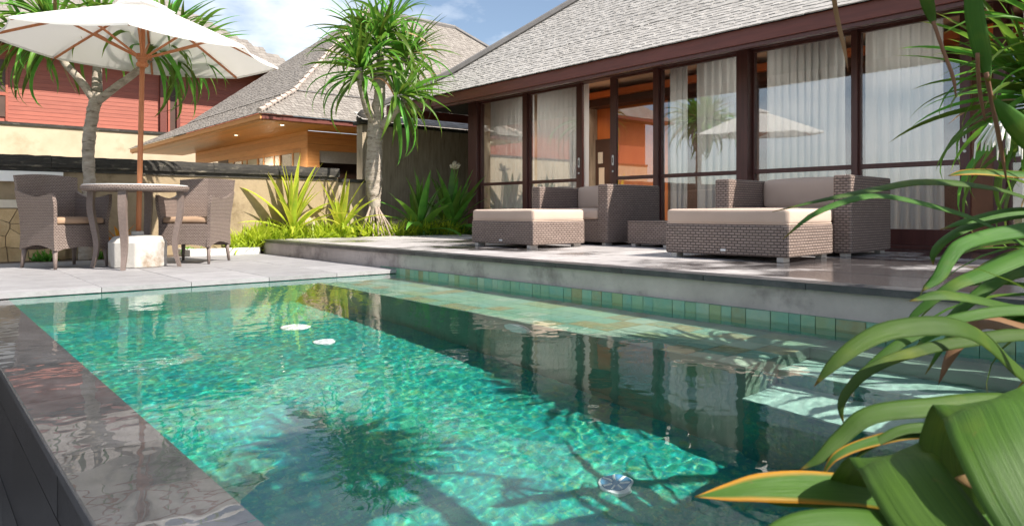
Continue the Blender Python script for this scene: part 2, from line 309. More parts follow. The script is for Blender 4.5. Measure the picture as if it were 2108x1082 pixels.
def boxuv(me):
    uvl = me.uv_layers.new(name='UVMap'); co = [v.co for v in me.vertices]
    for p in me.polygons:
        n = p.normal; a = max(range(3), key=lambda i: abs(n[i]))
        for li in p.loop_indices:
            c = co[me.loops[li].vertex_index]; uvl.data[li].uv = ((c.y, c.z), (c.x, c.z), (c.x, c.y))[a]
def mesh_of(name, mb, mat, off=Vector((0, 0, 0)), smooth=False, uv=False):
    me = bpy.data.meshes.new(name); me.from_pydata([(x - off.x, y - off.y, z - off.z) for x, y, z in mb.v] if off.length else mb.v, [], mb.f)
    if mat: me.materials.append(M[mat])
    if mb.uv is not None:
        u = me.uv_layers.new(name='UVMap')
        for lp in me.loops: u.data[lp.index].uv = mb.uv[lp.vertex_index]
    elif uv: boxuv(me)
    if smooth: me.polygons.foreach_set('use_smooth', [True] * len(me.polygons))
    return me
def link(name, me, parent=None, loc=(0, 0, 0)):
    o = bpy.data.objects.new(name, me); col.objects.link(o); o.parent = parent; o.location = loc; return o
def part(name, mb, mat, parent=None, smooth=False, bev=0, uv=False):       # world coordinates in, parent offset taken out
    o = link(name, mesh_of(name, mb, mat, wl(parent), smooth, uv), parent)
    if bev: b = o.modifiers.new('bevel', 'BEVEL'); b.width = bev; b.segments = 2; b.limit_method = 'ANGLE'; b.angle_limit = R(40)
    return o
def tag(o, label=None, cat=None, group=None, kind=None):
    for k, v in (('label', label), ('category', cat), ('group', group), ('kind', kind)):
        if v: o[k] = v
    return o
def thing(name, label, cat, loc=(0, 0, 0), group=None):
    o = bpy.data.objects.new(name, None); o.empty_display_size = .2; col.objects.link(o); o.location = loc
    return tag(o, label, cat, group)
def copy_tree(o, parent=None):
    c = o.copy(); col.objects.link(c); c.parent = parent
    for ch in list(o.children): copy_tree(ch, c)
    return c
def struct(name, mb, mat, **kw): return tag(part(name, mb, mat, **kw), kind='structure')
def rec(o): o.cycles.is_caustics_receiver = True; return o
def catmull(pts, n):
    P = [Vector(p) for p in pts]; out = []; L = len(P)
    for k in range(n + 1):
        s = k / n * (L - 1); i = min(int(s), L - 2); u = s - i
        p0 = P[i - 1] if i > 0 else P[0] * 2 - P[1]; p3 = P[i + 2] if i + 2 < L else P[-1] * 2 - P[-2]; p1, p2 = P[i], P[i + 1]
        out.append(.5 * ((2 * p1) + (p2 - p0) * u + (2 * p0 - 5 * p1 + 4 * p2 - p3) * u * u + (3 * p1 - p0 - 3 * p2 + p3) * u ** 3))
    return out
def tile_piece(name, sx, sy, sz, bev=.0):                                   # a box centred in x,y with its top at z = 0
    return MB().box(-sx / 2, sx / 2, -sy / 2, sy / 2, -sz, 0)

# ------------------------------------------------------------------ levels of the place
DZ, TZ = .04, .215                      # deck and terrace
PX0, PX1, PY0, PY1, PD = .50, 3.44, .40, 5.66, -1.32
LX0 = .26                               # outer edge of the overflow lip
FX = 7.30                               # glass line of the villa
TY0, TY1 = .40, 8.94

# ------------------------------------------------------------------ ground, basin, pool
g = MB()
for (a, b, c, d) in ((-400, 400, 9.0, 500), (-400, 400, -400, -6), (-400, -3, -6, 9.0), (16, 400, -6, 9.0)): g.poly([(a, c, .02), (b, c, .02), (b, d, .02), (a, d, .02)])
g.poly([(PX0, -6, .02), (16, -6, .02), (16, PY0 - .16, .02), (PX0, PY0 - .16, .02)])
struct('ground', g, 'ground')
b = MB().box(-3, LX0 - .02, -6, 5.9, -.95, -.82); struct('catch_basin', b, 'basin')
b = MB().box(LX0 + .03, PX0 - .02, -6, PY1 + .2, -1.4, -.034)
b.box(LX0 + .03, PX1 + .3, PY0 - .16, PY0 - .021, -1.4, -.035)
ow = struct('overflow_wall', b, 'palestone')
# lip slabs and outer facing slabs, each a stone of its own
L = .62
lipm = mesh_of('lip_slab', MB().box(-(PX0 - LX0) / 2, (PX0 - LX0) / 2, -L / 2 + .0015, L / 2 - .0015, -.022, 0), 'lip')
facm = [mesh_of('facing_slab', MB().box(-.012, .012, -L / 2 + .0015, L / 2 - .0015, -h_, 0), 'facing') for h_ in (.110, .272, .30)]
y = PY1 - L / 2
while y > -1.2:
    o = rec(link('lip_slab', lipm, ow, ((LX0 + PX0) / 2, y, -.010)))
    for k, z_ in enumerate((-.0325, -.147, -.425)): link('facing_slab', facm[k], ow, (LX0 + .017 + random.uniform(-.001, .001), y + (.31 if k % 2 else 0), z_))
    y -= L
fl = rec(struct('pool_floor', MB().box(PX0 - .03, PX1 + .2, PY0 - .01, PY1 + .2, PD - .08, PD), 'mosaic'))
w = MB().box(PX0 - .018, PX0, PY0, PY1, PD, -.012)
w.box(PX0 - .018, PX1, PY0 - .02, PY0, PD, .03)
w.box(PX0, PX1, PY1, PY1 + .15, PD, -.002)
w.box(PX1, PX1 + .15, PY0, PY1 + .15, PD, -.08)
rec(struct('pool_wall', w, 'mosaic'))
BX, BD = 2.66, -.33
bench = rec(struct('pool_bench', MB().box(BX, PX1, 1.60, PY1, PD, BD).box(3.21, PX1, PY0, 1.60, PD, BD), 'grout'))
st = rec(struct('pool_step', MB().box(2.93, 3.209, PY0, 1.599, PD, -.56), 'mosaic')); rec(part('tread', MB().box(2.92, 3.209, PY0, 1.598, -.559, -.54), 'step', st, bev=.004))
st2 = rec(struct('pool_step', MB().box(BX - .02, 2.929, PY0, 1.599, PD, -.77), 'mosaic')); rec(part('tread', MB().box(BX - .03, 2.929, PY0, 1.598, -.769, -.75), 'step', st2, bev=.004))
T = .152
tm = [mesh_of('tile', MB().box(-T / 2 + .002, T / 2 - .002, -T / 2 + .002, T / 2 - .002, -.006 - .001 * k, .002 + .0012 * k), 'tile') for k in range(3)]
nx = 5
for j in range(27):
    for i in range(nx):
        yy = 1.60 + T * (j + .5)
        if yy + T / 2 > PY1 + .02: continue
        o = rec(link('tile', random.choice(tm), bench, (BX + T * (i + .5) + .01, yy, BD + .002)))
        o.rotation_euler = (0, 0, random.choice((0, PI / 2, PI)))
# waterline tile band under the terrace
band = MB().box(PX1 + .006, PX1 + .15, PY0, PY1 + .3, -.10, .052); band = struct('waterline_backing', band, 'grout')
wm = [mesh_of('tile', MB().box(-.004 - .0012 * k, .012, -T / 2 + .0025, T / 2 - .0025, -.06, .06), 'tile') for k in range(3)]
yy = PY1; rgt = random.Random(31)
while yy > PY0 + .1:
    k = rgt.choice((.42, .5, .58, .58, .66, .95)); yy -= T * k / 2
    for z_ in (-.010, -.134):
        o = rec(link('tile', rgt.choice(wm), band, (PX1 + .001, yy, z_ + rgt.uniform(-.002, .002)))); o.scale = (1, k * .995, 1); o.rotation_euler = (rgt.uniform(-.008, .008), 0, 0)
    yy -= T * k / 2
# floor inlets and the bench light
def disc_fitting(loc, r, label, grate):
    t = thing('pool_inlet', label, 'pool fitting', loc, 'round fittings set in the pool')
    rec(part('rim', MB().lathe([(r, loc[2]), (r, loc[2] + .012), (r * .9, loc[2] + .018)], 28, loc[:2]), 'plastic', t))
    rec(part('cover', MB().lathe([(r * .86, loc[2] + .015), (r * .86, loc[2] + .022), (r * .2, loc[2] + .026)], 28, loc[:2]), grate, t))
    for k in range(7):
        a = k * 2 * PI / 7
        rec(part('grate_bar', MB().tube([(loc[0] + r * .25 * math.cos(a), loc[1] + r * .25 * math.sin(a), loc[2] + .026), (loc[0] + r * .8 * math.cos(a), loc[1] + r * .8 * math.sin(a), loc[2] + .024)], r * .07, 6), 'plastic', t))
def under(x, y, depth):                 # where a sight line bent at the water's face reaches that depth
    p = atZ(x, y, 0); d = ray(x, y); h = Vector((d.x, d.y, 0)); a = math.atan2(-d.z, h.length); c = math.cos(a) / 1.333
    r = math.acos(c); q = p + h.normalized() * (depth / math.tan(r)); return (q.x, q.y, -depth)
disc_fitting(under(608, 673, -PD), .10, 'larger white round inlet on the pool floor near the far deck', 'plastic')
disc_fitting(under(668, 704, -PD), .065, 'smaller white round inlet on the pool floor near the far deck', 'plastic')
disc_fitting(under(1268, 1000, -PD), .065, 'blue and white round inlet on the pool floor near the steps', 'bluegrate')
lt = thing('pool_light', 'round pale pool light set in the bench front', 'pool light', (BX, 3.05, -.55))
def disc_x(xc, yc, zc, r, d, k=28): 
    m = MB(); m.tube([(xc, yc, zc), (xc - d, yc, zc)], r, k); return m
rec(part('rim', disc_x(BX, 3.05, -.52, .11, .012), 'chrome', lt)); rec(part('lens', disc_x(BX - .012, 3.05, -.52, .095, .010), 'plastic', lt))

# water: one closed body with a rippled face
def ripple(x, y):
    n = noise.noise
    return .0008 * n((x * 2.2, y * 3.0, 0.)) + .00032 * n((x * 7.5 + 3, y * 9.5, 2.)) + .00024 * n((x * 16, y * 19, 5.)) + .00023 * n((x * 30, y * 34, 9.))
WX0, WX1, WY0, WY1 = LX0 + .003, PX1 + .004, -1.0, PY1 + .02
nu, nv = 260, 430
wmb = MB().grid(lambda u, v: (WX0 + (WX1 - WX0) * u, PY0 - .012 + (WY1 - PY0 + .012) * v, ripple(WX0 + (WX1 - WX0) * u, PY0 + (WY1 - PY0) * v)), nu, nv)
n0 = len(wmb.v)                                     # the film turns down over the outer edge of the lip
for j in range(nv + 1): x, y, z = wmb.v[j * (nu + 1)]; wmb.v.append((x - .001, y, -.009))
for j in range(nv): wmb.f.append((j * (nu + 1), (j + 1) * (nu + 1), n0 + j + 1, n0 + j))
me = mesh_of('water', wmb, 'water'); me.polygons.foreach_set('use_smooth', [i < nu * nv for i in range(len(me.polygons))])
sh = me.attributes.new('sharp_edge', 'BOOLEAN', 'EDGE'); rs = set(j * (nu + 1) for j in range(nv + 1))
sh.data.foreach_set('value', [e.vertices[0] in rs and e.vertices[1] in rs for e in me.edges])
wo = tag(link('water', me), kind='structure'); wo.cycles.is_caustics_caster = True

# ------------------------------------------------------------------ deck and terrace
dk = struct('deck', MB().box(-3, PX1 - .001, PY1 + .02, 8.80, -.9, DZ - .030), 'coping')
S = .60
dm = [mesh_of('paver', MB().box(-S / 2 + .0022, S / 2 - .0022, -S / 2 + .0022, S / 2 - .0022, -.029, .0006 * k), 'deck') for k in range(3)]
edge = mesh_of('edge_slab', MB().box(-S / 2 + .0022, S / 2 - .0022, -.10, .10, -.034, 0), 'deck')
X = PX1 - S / 2 - .004
while X > -3:
    o = link('edge_slab', edge, dk, (X, PY1 + .10 - .012, DZ)); 
    for j in range(5): link('paver', random.choice(dm), dk, (X, PY1 + .20 - .010 + S * (j + .5), DZ))
    X -= S
kb = struct('kerb', MB().box(2.55, 3.40, 8.86, 9.0, 0, .12).box(2.55, 2.67, 9.0, 9.36, 0, .117), 'gravelkerb', bev=.01)
te = struct('terrace', MB().box(PX1 + .02, FX + .1, TY0, TY1 - .02, -.1, TZ - .031), 'riser')
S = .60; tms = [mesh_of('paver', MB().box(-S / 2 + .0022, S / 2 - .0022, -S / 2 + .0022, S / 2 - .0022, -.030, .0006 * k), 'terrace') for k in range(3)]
cw = .14
Y = TY1 - .01 - S / 2
while Y > TY0 - .3:
    for i in range(7):
        X = PX1 + cw + S * (i + .5)
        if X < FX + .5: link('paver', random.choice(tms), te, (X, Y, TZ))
    Y -= S
cm = mesh_of('coping_slab', MB().box(-cw / 2 - .01, cw / 2 - .0015, -.3 + .002, .3 - .002, -.034, 0), 'coping')
Y = TY1 - .01 - .3
while Y > TY0 - .3:
    o = link('coping_slab', cm, te, (PX1 + cw / 2, Y, TZ + .001)); Y -= .6
# planting beds
struct('planting_bed', MB().box(3.40, 7.4, TY1, 9.40, -.1, .15).box(5.1, 8.2, 9.40, 10.8, -.1, .14), 'soil')
struct('planter_soil', MB().box(PX0 + .05, 8.0, -3.0, PY0 - .17, 0, .05), 'soil')
struct('garden_strip', MB().box(-4, 3.40, 8.80, 9.40, -.1, .035), 'soil')

# ------------------------------------------------------------------ roofs
def roof_profile(steps):
    """steps: (run, rise) pieces from the eave inwards; returns s -> (run, z) along the slope"""
    acc = [(0, 0, 0)]
    for r_, z_ in steps: a = acc[-1]; acc.append((a[0] + math.hypot(r_, z_), a[1] + r_, a[2] + z_))
    def at(s):
        for a, b in zip(acc, acc[1:]):
            if s <= b[0] + 1e-6: k = (s - a[0]) / (b[0] - a[0]); return a[1] + (b[1] - a[1]) * k, a[2] + (b[2] - a[2]) * k, (b[1] - a[1]) / (b[0] - a[0]), (b[2] - a[2]) / (b[0] - a[0])
        a, b = acc[-2:]; k = (s - a[0]) / (b[0] - a[0]); return a[1] + (b[1] - a[1]) * k, a[2] + (b[2] - a[2]) * k, (b[1] - a[1]) / (b[0] - a[0]), (b[2] - a[2]) / (b[0] - a[0])
    return at, acc[-1][0], acc
def roof_face(name, corner, along, inward, length, steps, cut0, cut1, parent, mat, expo, wid, singles, rng):
    """one hipped face: courses of shingles; cut0/cut1 say whether each end runs back at 45 degrees"""
    at, S, acc = roof_profile(steps); along = Vector(along); inward = Vector(inward); C = Vector(corner)
    base = MB()
    for a, b in zip(acc, acc[1:]):
        q = []
        for (s, r_, z_), e in ((a, 0), (a, 1), (b, 1), (b, 0)):
            u = (length - r_ * cut1) if e else r_ * cut0
            q.append(C + along * u + inward * r_ + Vector((0, 0, z_ - .012)))
        if along.cross(inward).z < 0: q.reverse()
        base.poly(q)
    rf = part(name, base, 'roofbase', parent)
    items = []; s = -.02; row = 0
    while s < S - .02:
        r_, z_, cr, cz = at(max(s, 0)); sl = inward * cr + Vector((0, 0, cz)); nn = along.cross(sl)
        if nn.z < 0: nn = -nn
        a0, a1 = r_ * cut0, length - r_ * cut1; u = a0 - rng.random() * wid * (1 if cut0 == 0 else .3)
        while u < a1:
            w_ = wid * rng.uniform(.7, 1.3)
            if u + w_ * .5 < a1 + .02:
                p = C + along * (u + w_ / 2) + inward * r_ + Vector((0, 0, z_)) + sl * (min(s, 0) + rng.uniform(-.022, .022) * (1 if s > .05 else .3))
                items.append((p, w_, along, sl, nn, rng.uniform(0, 1), rng.uniform(.005, .010)))
            u += w_
        s += expo; row += 1
    def sh_pts(w_, th, e): return [(-w_ / 2 + .003, 0, th), (w_ / 2 - .003, 0, th), (w_ / 2 - .003, e * 1.25, .001), (-w_ / 2 + .003, e * 1.25, .001), (-w_ / 2 + .003, 0, -.004), (w_ / 2 - .003, 0, -.004)]
    FACES = [(0, 1, 2, 3), (4, 5, 1, 0), (5, 2, 1), (4, 0, 3)]
    vis = []
    if singles:
        for i, it in enumerate(items):
            x_, y_, f_ = px(it[0])
            if -20 < x_ < 2130 and -10 < y_ < 1082: vis.append((f_, i))
        vis.sort(); chosen = set(i for _, i in vis[:singles])
        var = []
        for k in range(6):
            mb = MB(); mb.v = sh_pts(1, (.005, .006, .007, .008, .009, .010)[k], expo); mb.f = list(FACES)
            m_ = mesh_of('shingle', mb, mat); at_ = m_.attributes.new('tone', 'FLOAT', 'FACE'); at_.data.foreach_set('value', [k / 5 * .8 + .1] * 4); var.append(m_)
        for i in chosen:
            p, w_, al, sl, nn, tone, th = items[i]
            o = link('shingle', var[min(5, int(tone * 6))], rf)
            if al.cross(sl).dot(nn) < 0: al = -al
            m4 = Matrix((al * w_, sl, nn)).transposed().to_4x4(); m4.translation = p - wl(rf); o.matrix_basis = m4
    else: chosen = set()
    mb = MB(); tones = []
    for i, (p, w_, al, sl, nn, tone, th) in enumerate(items):
        if i in chosen: continue
        n = len(mb.v); flip = al.cross(sl).dot(nn) < 0
        for (x_, y_, z_) in sh_pts(w_, th, expo): mb.v.append(tuple(p + al * x_ + sl * y_ + nn * z_))
        for f_ in FACES: q = tuple(n + k for k in f_); mb.f.append(q[::-1] if flip else q)
        tones += [tone] * 4
    o = part('shingle_courses', mb, mat, rf); o['kind'] = 'stuff'
    at_ = o.data.attributes.new('tone', 'FLOAT', 'FACE'); at_.data.foreach_set('value', tones)
    return rf

# ------------------------------------------------------------------ villa
def fy(x): d = ray(x, HY); return FX / d.x * d.y           # photograph column -> place along the glass line
EX, EZ = 6.20, 2.20                                        # eave line and underside of the fascia
VY1 = fy(975)                                              # far corner of the glass front
EY1 = VY1 + .92; EY0 = -3.2
villa = thing('villa', 'long villa with glazed sliding doors and grey shingle roof behind the terrace', 'house', (FX, 4.5, TZ))
rng = random.Random(3)
steps = [(.85, .85 * .62), (3.3, 3.3 * .80)]
ez = EZ + .16
roof_face('roof', (EX - .06, EY1 + .06, ez), (0, -1, 0), (1, 0, 0), EY1 - EY0 + .06, steps, 1, 0, villa, 'shingle', .105, .068, 300, rng)
r2 = MB().poly([(EX - .06, EY1 + .06, ez), (EX + .79, EY1 - .79, ez + .85 * .62), (EX + .79 + 7.6, EY1 - .79, ez + .85 * .62), (EX + 8.4, EY1 + .06, ez)])
part('roof_end', r2.poly([(EX + .79, EY1 - .79, ez + .527), (EX + 4.09, EY1 - 4.09, ez + 3.167), (EX + 5.0, EY1 - 4.09, ez + 3.167), (EX + 8.4, EY1 - .79, ez + .527)]), 'roofbase', villa)
part('roof_end', MB().poly([(EX + 4.09, EY1 - 4.09, ez + 3.16), (EX + 4.09, EY0, ez + 3.16), (EX + 8.4, EY0, ez + .2), (EX + 8.4, EY1 - .3, ez + .2)]), 'roofbase', villa)
hp = [(EX - .06, EY1 + .06, ez + .03), (EX + .37, EY1 - .37, ez + .62 * .43 + .035), (EX + .79, EY1 - .79, ez + .527 + .035), (EX + 2.4, EY1 - 2.4, ez + .527 + 1.288 + .035), (EX + 4.09, EY1 - 4.09, ez + 3.20)]
part('hip_cap', MB().tube([(a - .02, b + .05, c) for a, b, c in hp], .06, 6), 'ridgecap', villa)
part('fascia', MB().box(EX - .035, EX, EY0, EY1 + .035, EZ, EZ + .15), 'fascia', villa, bev=.006)
part('fascia', MB().box(EX + .002, EX + 8.4, EY1, EY1 + .035, EZ, EZ + .15), 'fascia', villa, bev=.006)
part('drip_board', MB().box(EX - .012, EX + .05, EY0, EY1 + .0, EZ - .035, EZ - .002), 'frame', villa)
HB = 2.40                                                  # underside of the door head
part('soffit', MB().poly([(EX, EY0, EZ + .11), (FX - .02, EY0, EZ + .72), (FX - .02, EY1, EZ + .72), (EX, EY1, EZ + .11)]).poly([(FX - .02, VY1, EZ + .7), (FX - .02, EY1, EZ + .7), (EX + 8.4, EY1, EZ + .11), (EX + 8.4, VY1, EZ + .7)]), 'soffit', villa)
part('head_beam', MB().box(FX - .07, FX + .10, EY0, VY1, HB, HB + .22), 'frame', villa, bev=.005)
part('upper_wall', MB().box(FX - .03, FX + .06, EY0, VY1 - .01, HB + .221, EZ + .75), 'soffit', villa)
part('sill', MB().box(FX - .05, FX + .10, EY0, VY1, TZ, TZ + .035), 'frame', villa, bev=.004)
part('side_wall', MB().box(FX + .10, FX + 7, VY1 - .12, VY1, -.1, EZ + .75), 'darkwall', villa)
part('room_floor', MB().box(FX + .10, FX + 5, EY0, VY1 - .13, -.1, TZ + .01), 'floorwood', villa)
part('ceiling', MB().box(FX + .10, FX + 5, EY0, VY1 - .13, 2.92, 3.0), 'ceil', villa)
part('cornice', MB().box(FX + 2.5, FX + 2.945, EY0, VY1 - .13, 2.70, 2.81), 'intwall', villa)
ptn = part('partition', MB().box(FX + 2.95, FX + 3.05, 7.70, VY1 - .13, TZ + .01, 2.915), 'intwall', villa)
part('partition', MB().box(FX + 2.95, FX + 3.05, EY0, 7.699, TZ + .01, 2.915), 'intdark', villa)
part('bulkhead', MB().box(FX + 2.6, FX + 2.945, 4.0, VY1 - .14, 2.56, 2.695), 'intdark', villa)
def room_at(x): return atX(x, HY, FX + 2.93).y
part('cupboard_door', MB().box(FX + 2.90, FX + 2.948, room_at(1222), room_at(1170), TZ + .012, 1.95), 'intred', villa, bev=.004)
part('doorway', MB().box(FX + 2.91, FX + 2.948, room_at(1262), room_at(1224), TZ + .012, 1.97), 'intdark', villa)
part('wall_plate', MB().box(FX + 2.885, FX + 2.908, room_at(1243), room_at(1234), 1.50, 1.72), 'palestone', villa, bev=.004)
part('light_strip', MB().box(FX + 2.885, FX + 2.908, room_at(1246), room_at(1236), TZ + .02, 1.42), 'ceil', villa)
def downlight(parent, p, r=.045, power=9., mat='lamp'):
    o = part('downlight', MB().lathe([(r * .55, p[2] - .004), (r, p[2] - .008), (r, p[2])], 16, p[:2]), 'chrome', parent)
    part('bulb', MB().lathe([(r * .5, p[2] - .0085), (r * .5, p[2] - .0045)], 12, p[:2]), mat, o)
    if power:
        l = bpy.data.lights.new('downlight_lamp', 'SPOT'); l.energy = power; l.spot_size = R(150); l.spot_blend = .6; l.shadow_soft_size = .25; l.color = (1, .92, .82); l.specular_factor = 0
        lo = bpy.data.objects.new('downlight_lamp', l); col.objects.link(lo); lo.parent = parent; lo.location = Vector((p[0], p[1], p[2] - .03)) - wl(parent)
for yy in (8.2, 6.4): downlight(villa, (FX + 1.3, yy, 2.92), .05, 150.)
for yy in (4.6, 2.9, 1.2): downlight(villa, (FX + 1.0, yy, 2.92), .05, 70.)  # unseen lamps, added to brighten the curtains from behind
downlight(villa, (FX + 2.62, room_at(1228), 2.56), .05, 8.)

GT, GB, MR = 2.37, TZ + .19, 1.00                          # glass top, glass bottom, middle rail
def door(x0, x1, label, stile_l=.045, stile_r=.045, handle=None, dx=0., rail=True):
    """one glazed leaf between two photograph columns"""
    ya, yb = fy(x1), fy(x0); X = FX + dx
    d = part('sliding_door', MB().box(X - .022, X + .022, ya, yb, TZ + .036, GB), 'frame', villa, bev=.004)
    d['label'] = label
    part('stile', MB().box(X - .023, X + .023, yb - stile_l, yb, GB, HB), 'frame', d, bev=.003)
    part('stile', MB().box(X - .023, X + .023, ya, ya + stile_r, GB, HB), 'frame', d, bev=.003)
    part('top_rail', MB().box(X - .021, X + .021, ya + stile_r, yb - stile_l, GT, HB), 'frame', d)
    if rail: part('middle_rail', MB().box(X - .024, X + .024, ya + stile_r, yb - stile_l, MR, MR + .048), 'frame', d, bev=.003)
    part('pane', MB().box(X - .004, X + .004, ya + stile_r, yb - stile_l, GB, MR if rail else GT), 'glass', d)
    if rail: part('pane', MB().box(X - .004, X + .004, ya + stile_r, yb - stile_l, MR + .048, GT), 'glass', d)
    if handle is not None:
        hy = yb - stile_l / 2 if handle == 'l' else ya + stile_r / 2
        n = 14; pl = [(hy + .016 * math.cos(2 * PI * k / n), 1.27 + (.055 if math.sin(2 * PI * k / n) > 0 else -.055) + .016 * math.sin(2 * PI * k / n)) for k in range(n)]
        h = part('handle', MB().prism(pl, 'x', X - .032, X - .0235), 'white', d)
        part('recess', MB().box(X - .0335, X - .0325, hy - .007, hy + .007, 1.235, 1.305), 'intdark', h)
        part('lock', MB().tube([(X - .024, hy, 1.12), (X - .034, hy, 1.12)], .013, 14), 'white', d)
    return d
def post(x0, x1, d=.09, z1=HB):
    return part('post', MB().box(FX - d, FX + .08, fy(x1), fy(x0), TZ + .0355, z1), 'frame', villa, bev=.005)
post(972, 989)
door(989, 1083, 'glazed leaf nearest the far corner')
post(1080, 1089, .05)
door(1089, 1199, 'glazed leaf left of the open doorway', .03, .11, 'r', .01)
door(1257, 1352, 'uncurtained leaf right of the open doorway', .11, .03, 'l', .01)
post(1351, 1361, .07)
door(1361, 1530, 'glazed leaf behind the low side table', .02, .02)
post(1528, 1551, .13)
door(1551, 1760, 'leaf that mirrors the parasol', .025, .02)
post(1757, 1770, .06)
door(1770, 1999, 'glazed leaf at the near end with a steel handle', .02, .085, 'r')
post(2050, 2076, .08)
door(2076, 2300, 'nearest glazed leaf behind the foliage', .03, .03)
post(2300, 2330)
# curtains hang inside the glass
def curtain(x0, x1, label, seed):
    ya, yb = fy(x1), fy(x0); rg = random.Random(seed); W = yb - ya; n = max(14, int(W / .0125)); ph = [rg.uniform(0, 6.28) for _ in range(4)]; f0 = rg.uniform(58, 72)
    def fn(u, v):
        y_ = ya + W * u; k = .026 + .014 * (1 - v)
        xo = k * math.sin(f0 * y_ + ph[0] + 1.6 * math.sin(5.3 * y_ + ph[1])) + .010 * math.sin(17 * y_ + ph[2] + .5 * v) + .006 * noise.noise((y_ * 9, v * 2.2, seed))
        return (FX + .21 + xo, y_ + .012 * math.sin(3 * v + 9 * y_ + ph[3]) * (1 - v), TZ + .03 + (2.56 - TZ - .03) * v)
    o = part('curtain', MB().grid(fn, n, 14), 'curtain', None, smooth=True)
    return tag(o, label, 'curtain', 'sheer curtains behind the villa glass')
curtain(992, 1078, 'white sheer curtain behind the glass leaf at the far villa corner', 1)
curtain(1084, 1188, 'white sheer curtain just left of the open orange-lit doorway', 2)
curtain(1358, 1398, 'narrow strip of white curtain right of the uncurtained door', 3)
curtain(1416, 1530, 'white curtain behind the glass left of the thick middle post', 4)
curtain(1556, 1724, 'white curtain behind the parasol reflection', 5)
curtain(1766, 1925, 'white curtain with long hem at the near end of the villa', 6)
curtain(2090, 2260, 'white curtain behind the foliage at the photo edge', 8)

# ------------------------------------------------------------------ pavilion behind the wall
PXE, PYE, PYF, PZE = 4.37, 11.46, 20.40, 2.20
pav = thing('pavilion', 'wood-lined pavilion with hipped grey shingle roof behind the garden wall', 'pavilion', (8, 14, 0))
pr = [(1.07, .60), (3.40, 2.86)]
rng = random.Random(9)
roof_face('roof', (PXE, PYE, PZE), (0, 1, 0), (1, 0, 0), PYF - PYE, pr, 1, 1, pav, 'shingle2', .12, .08, 0, rng)
roof_face('roof', (PXE, PYE, PZE), (1, 0, 0), (0, 1, 0), 11.6, pr, 1, 1, pav, 'shingle2', .12, .08, 0, rng)
hz = [(PXE, PYE, PZE), (PXE + 1.07, PYE + 1.07, PZE + .60), (PXE + 4.47, PYE + 4.47, PZE + 3.46)]
def hip_tiles(p, q, n):
    p, q = Vector(p), Vector(q)
    for k in range(n):
        a = p.lerp(q, k / n); b_ = p.lerp(q, (k + 1.12) / n)
        part('hip_tile', MB().tube([a + Vector((0, 0, .028)), b_ + Vector((0, 0, .012))], [.05, .04], 6), 'hipcap', pav)
hip_tiles(hz[0], hz[1], 7); hip_tiles(hz[1], hz[2], 20)
part('ridge', MB().tube([(PXE + 4.4, PYE + 4.47, PZE + 3.48), (PXE + 7.2, PYE + 4.47, PZE + 3.48)], .07, 6), 'ridgecap', pav)
part('ridge', MB().tube([(PXE + 7.2, PYE + 4.47, PZE + 3.48), (PXE + 10.5, PYE + 1.07, PZE + .62)], .06, 6), 'ridgecap', pav)
part('skirt_line', MB().tube([(PXE + 1.07, PYE + 1.06, PZE + .62), (PXE + 10.4, PYE + 1.06, PZE + .62)], .016, 5), 'ridgecap', pav)
part('fascia', MB().box(PXE + .02, PXE + .05, PYE + .02, PYF, PZE - .10, PZE - .012), 'orange', pav, bev=.004)
part('fascia', MB().box(PXE + .051, PXE + 11.5, PYE + .02, PYE + .05, PZE - .10, PZE - .012), 'fascia', pav, bev=.004)
part('fascia_step', MB().box(PXE + .055, PXE + .085, PYE + .055, PYF, PZE - .125, PZE - .04), 'orange', pav)
PWX, PWY = 5.66, 12.46
k = 0; xx = PXE + .09
while xx < PWX - .01:
    part('soffit_board', MB().box(xx + .002, min(xx + .128, PWX), PYE + .06, PYF - .1, PZE - .115, PZE - .095 + .002 * (k % 2)), 'soffitwood', pav); xx += .13; k += 1
yy = PYE + .06; k = 0
while yy < PWY - .01:
    part('soffit_board', MB().box(PWX + .002, PXE + 11, yy + .002, min(yy + .128, PWY), PZE - .115, PZE - .096 + .002 * (k % 2)), 'soffitwood', pav); yy += .13; k += 1
z = 1.72; k = 0
while z < 2.08:
    part('wall_board', MB().box(PWX, PXE + 11, PWY, PWY + .03 + .004 * (k % 2), z + .002, min(z + .118, 2.10)), 'orange', pav)
    part('wall_board', MB().box(PWX, PWX + .03 + .004 * (k % 2), PWY + .04, 19.2, z + .06, min(z + .178, 2.10)), 'orange', pav); z += .12; k += 1
part('corner_post', MB().box(PWX - .004, PWX + .24, PWY - .004, PWY + .03, .0, 1.72), 'orange', pav)
part('corner_post', MB().box(PWX - .004, PWX + .03, PWY + .031, PWY + .30, .0, 1.778), 'orange', pav)
part('inner_wall', MB().box(PWX + .6, PXE + 11, PWY + .9, PWY + 1.0, 0, 2.08), 'intdark', pav)
part('blind', MB().box(PWX + .25, PXE + 11, PWY + .03, PWY + .05, 1.50, 1.735), 'blind', pav)
part('lower_wall', MB().box(PWX + .25, PXE + 11, PWY + .06, PWY + .12, 0, 1.30), 'intdark', pav)
yy = PWY + .31
for k in range(9):
    w_ = (.34, .62, .30, .55)[k % 4]; op = k % 3 != 1
    f_ = part('window_frame', MB().box(PWX - .002, PWX + .04, yy, yy + .05, 0, 1.775).box(PWX - .002, PWX + .04, yy + .05, yy + w_, 1.70, 1.775).box(PWX, PWX + .04, yy + .05, yy + w_, 0, 1.1), 'orange', pav)
    part('pane', MB().box(PWX + .015, PWX + .022, yy + .05, yy + w_, 1.1, 1.70), 'glass' if not op else 'palestone', f_); yy += w_
part('room_shell', MB().box(PWX + .5, PWX + .6, PWY + 1.01, 19, 0, 2.08), 'intdark', pav)
for (x_, y_) in ((581, 257), (486, 278)):
    q = atZ(x_, y_, PZE - .115); downlight(pav, (q.x, q.y, PZE - .1155), .06, 170.)

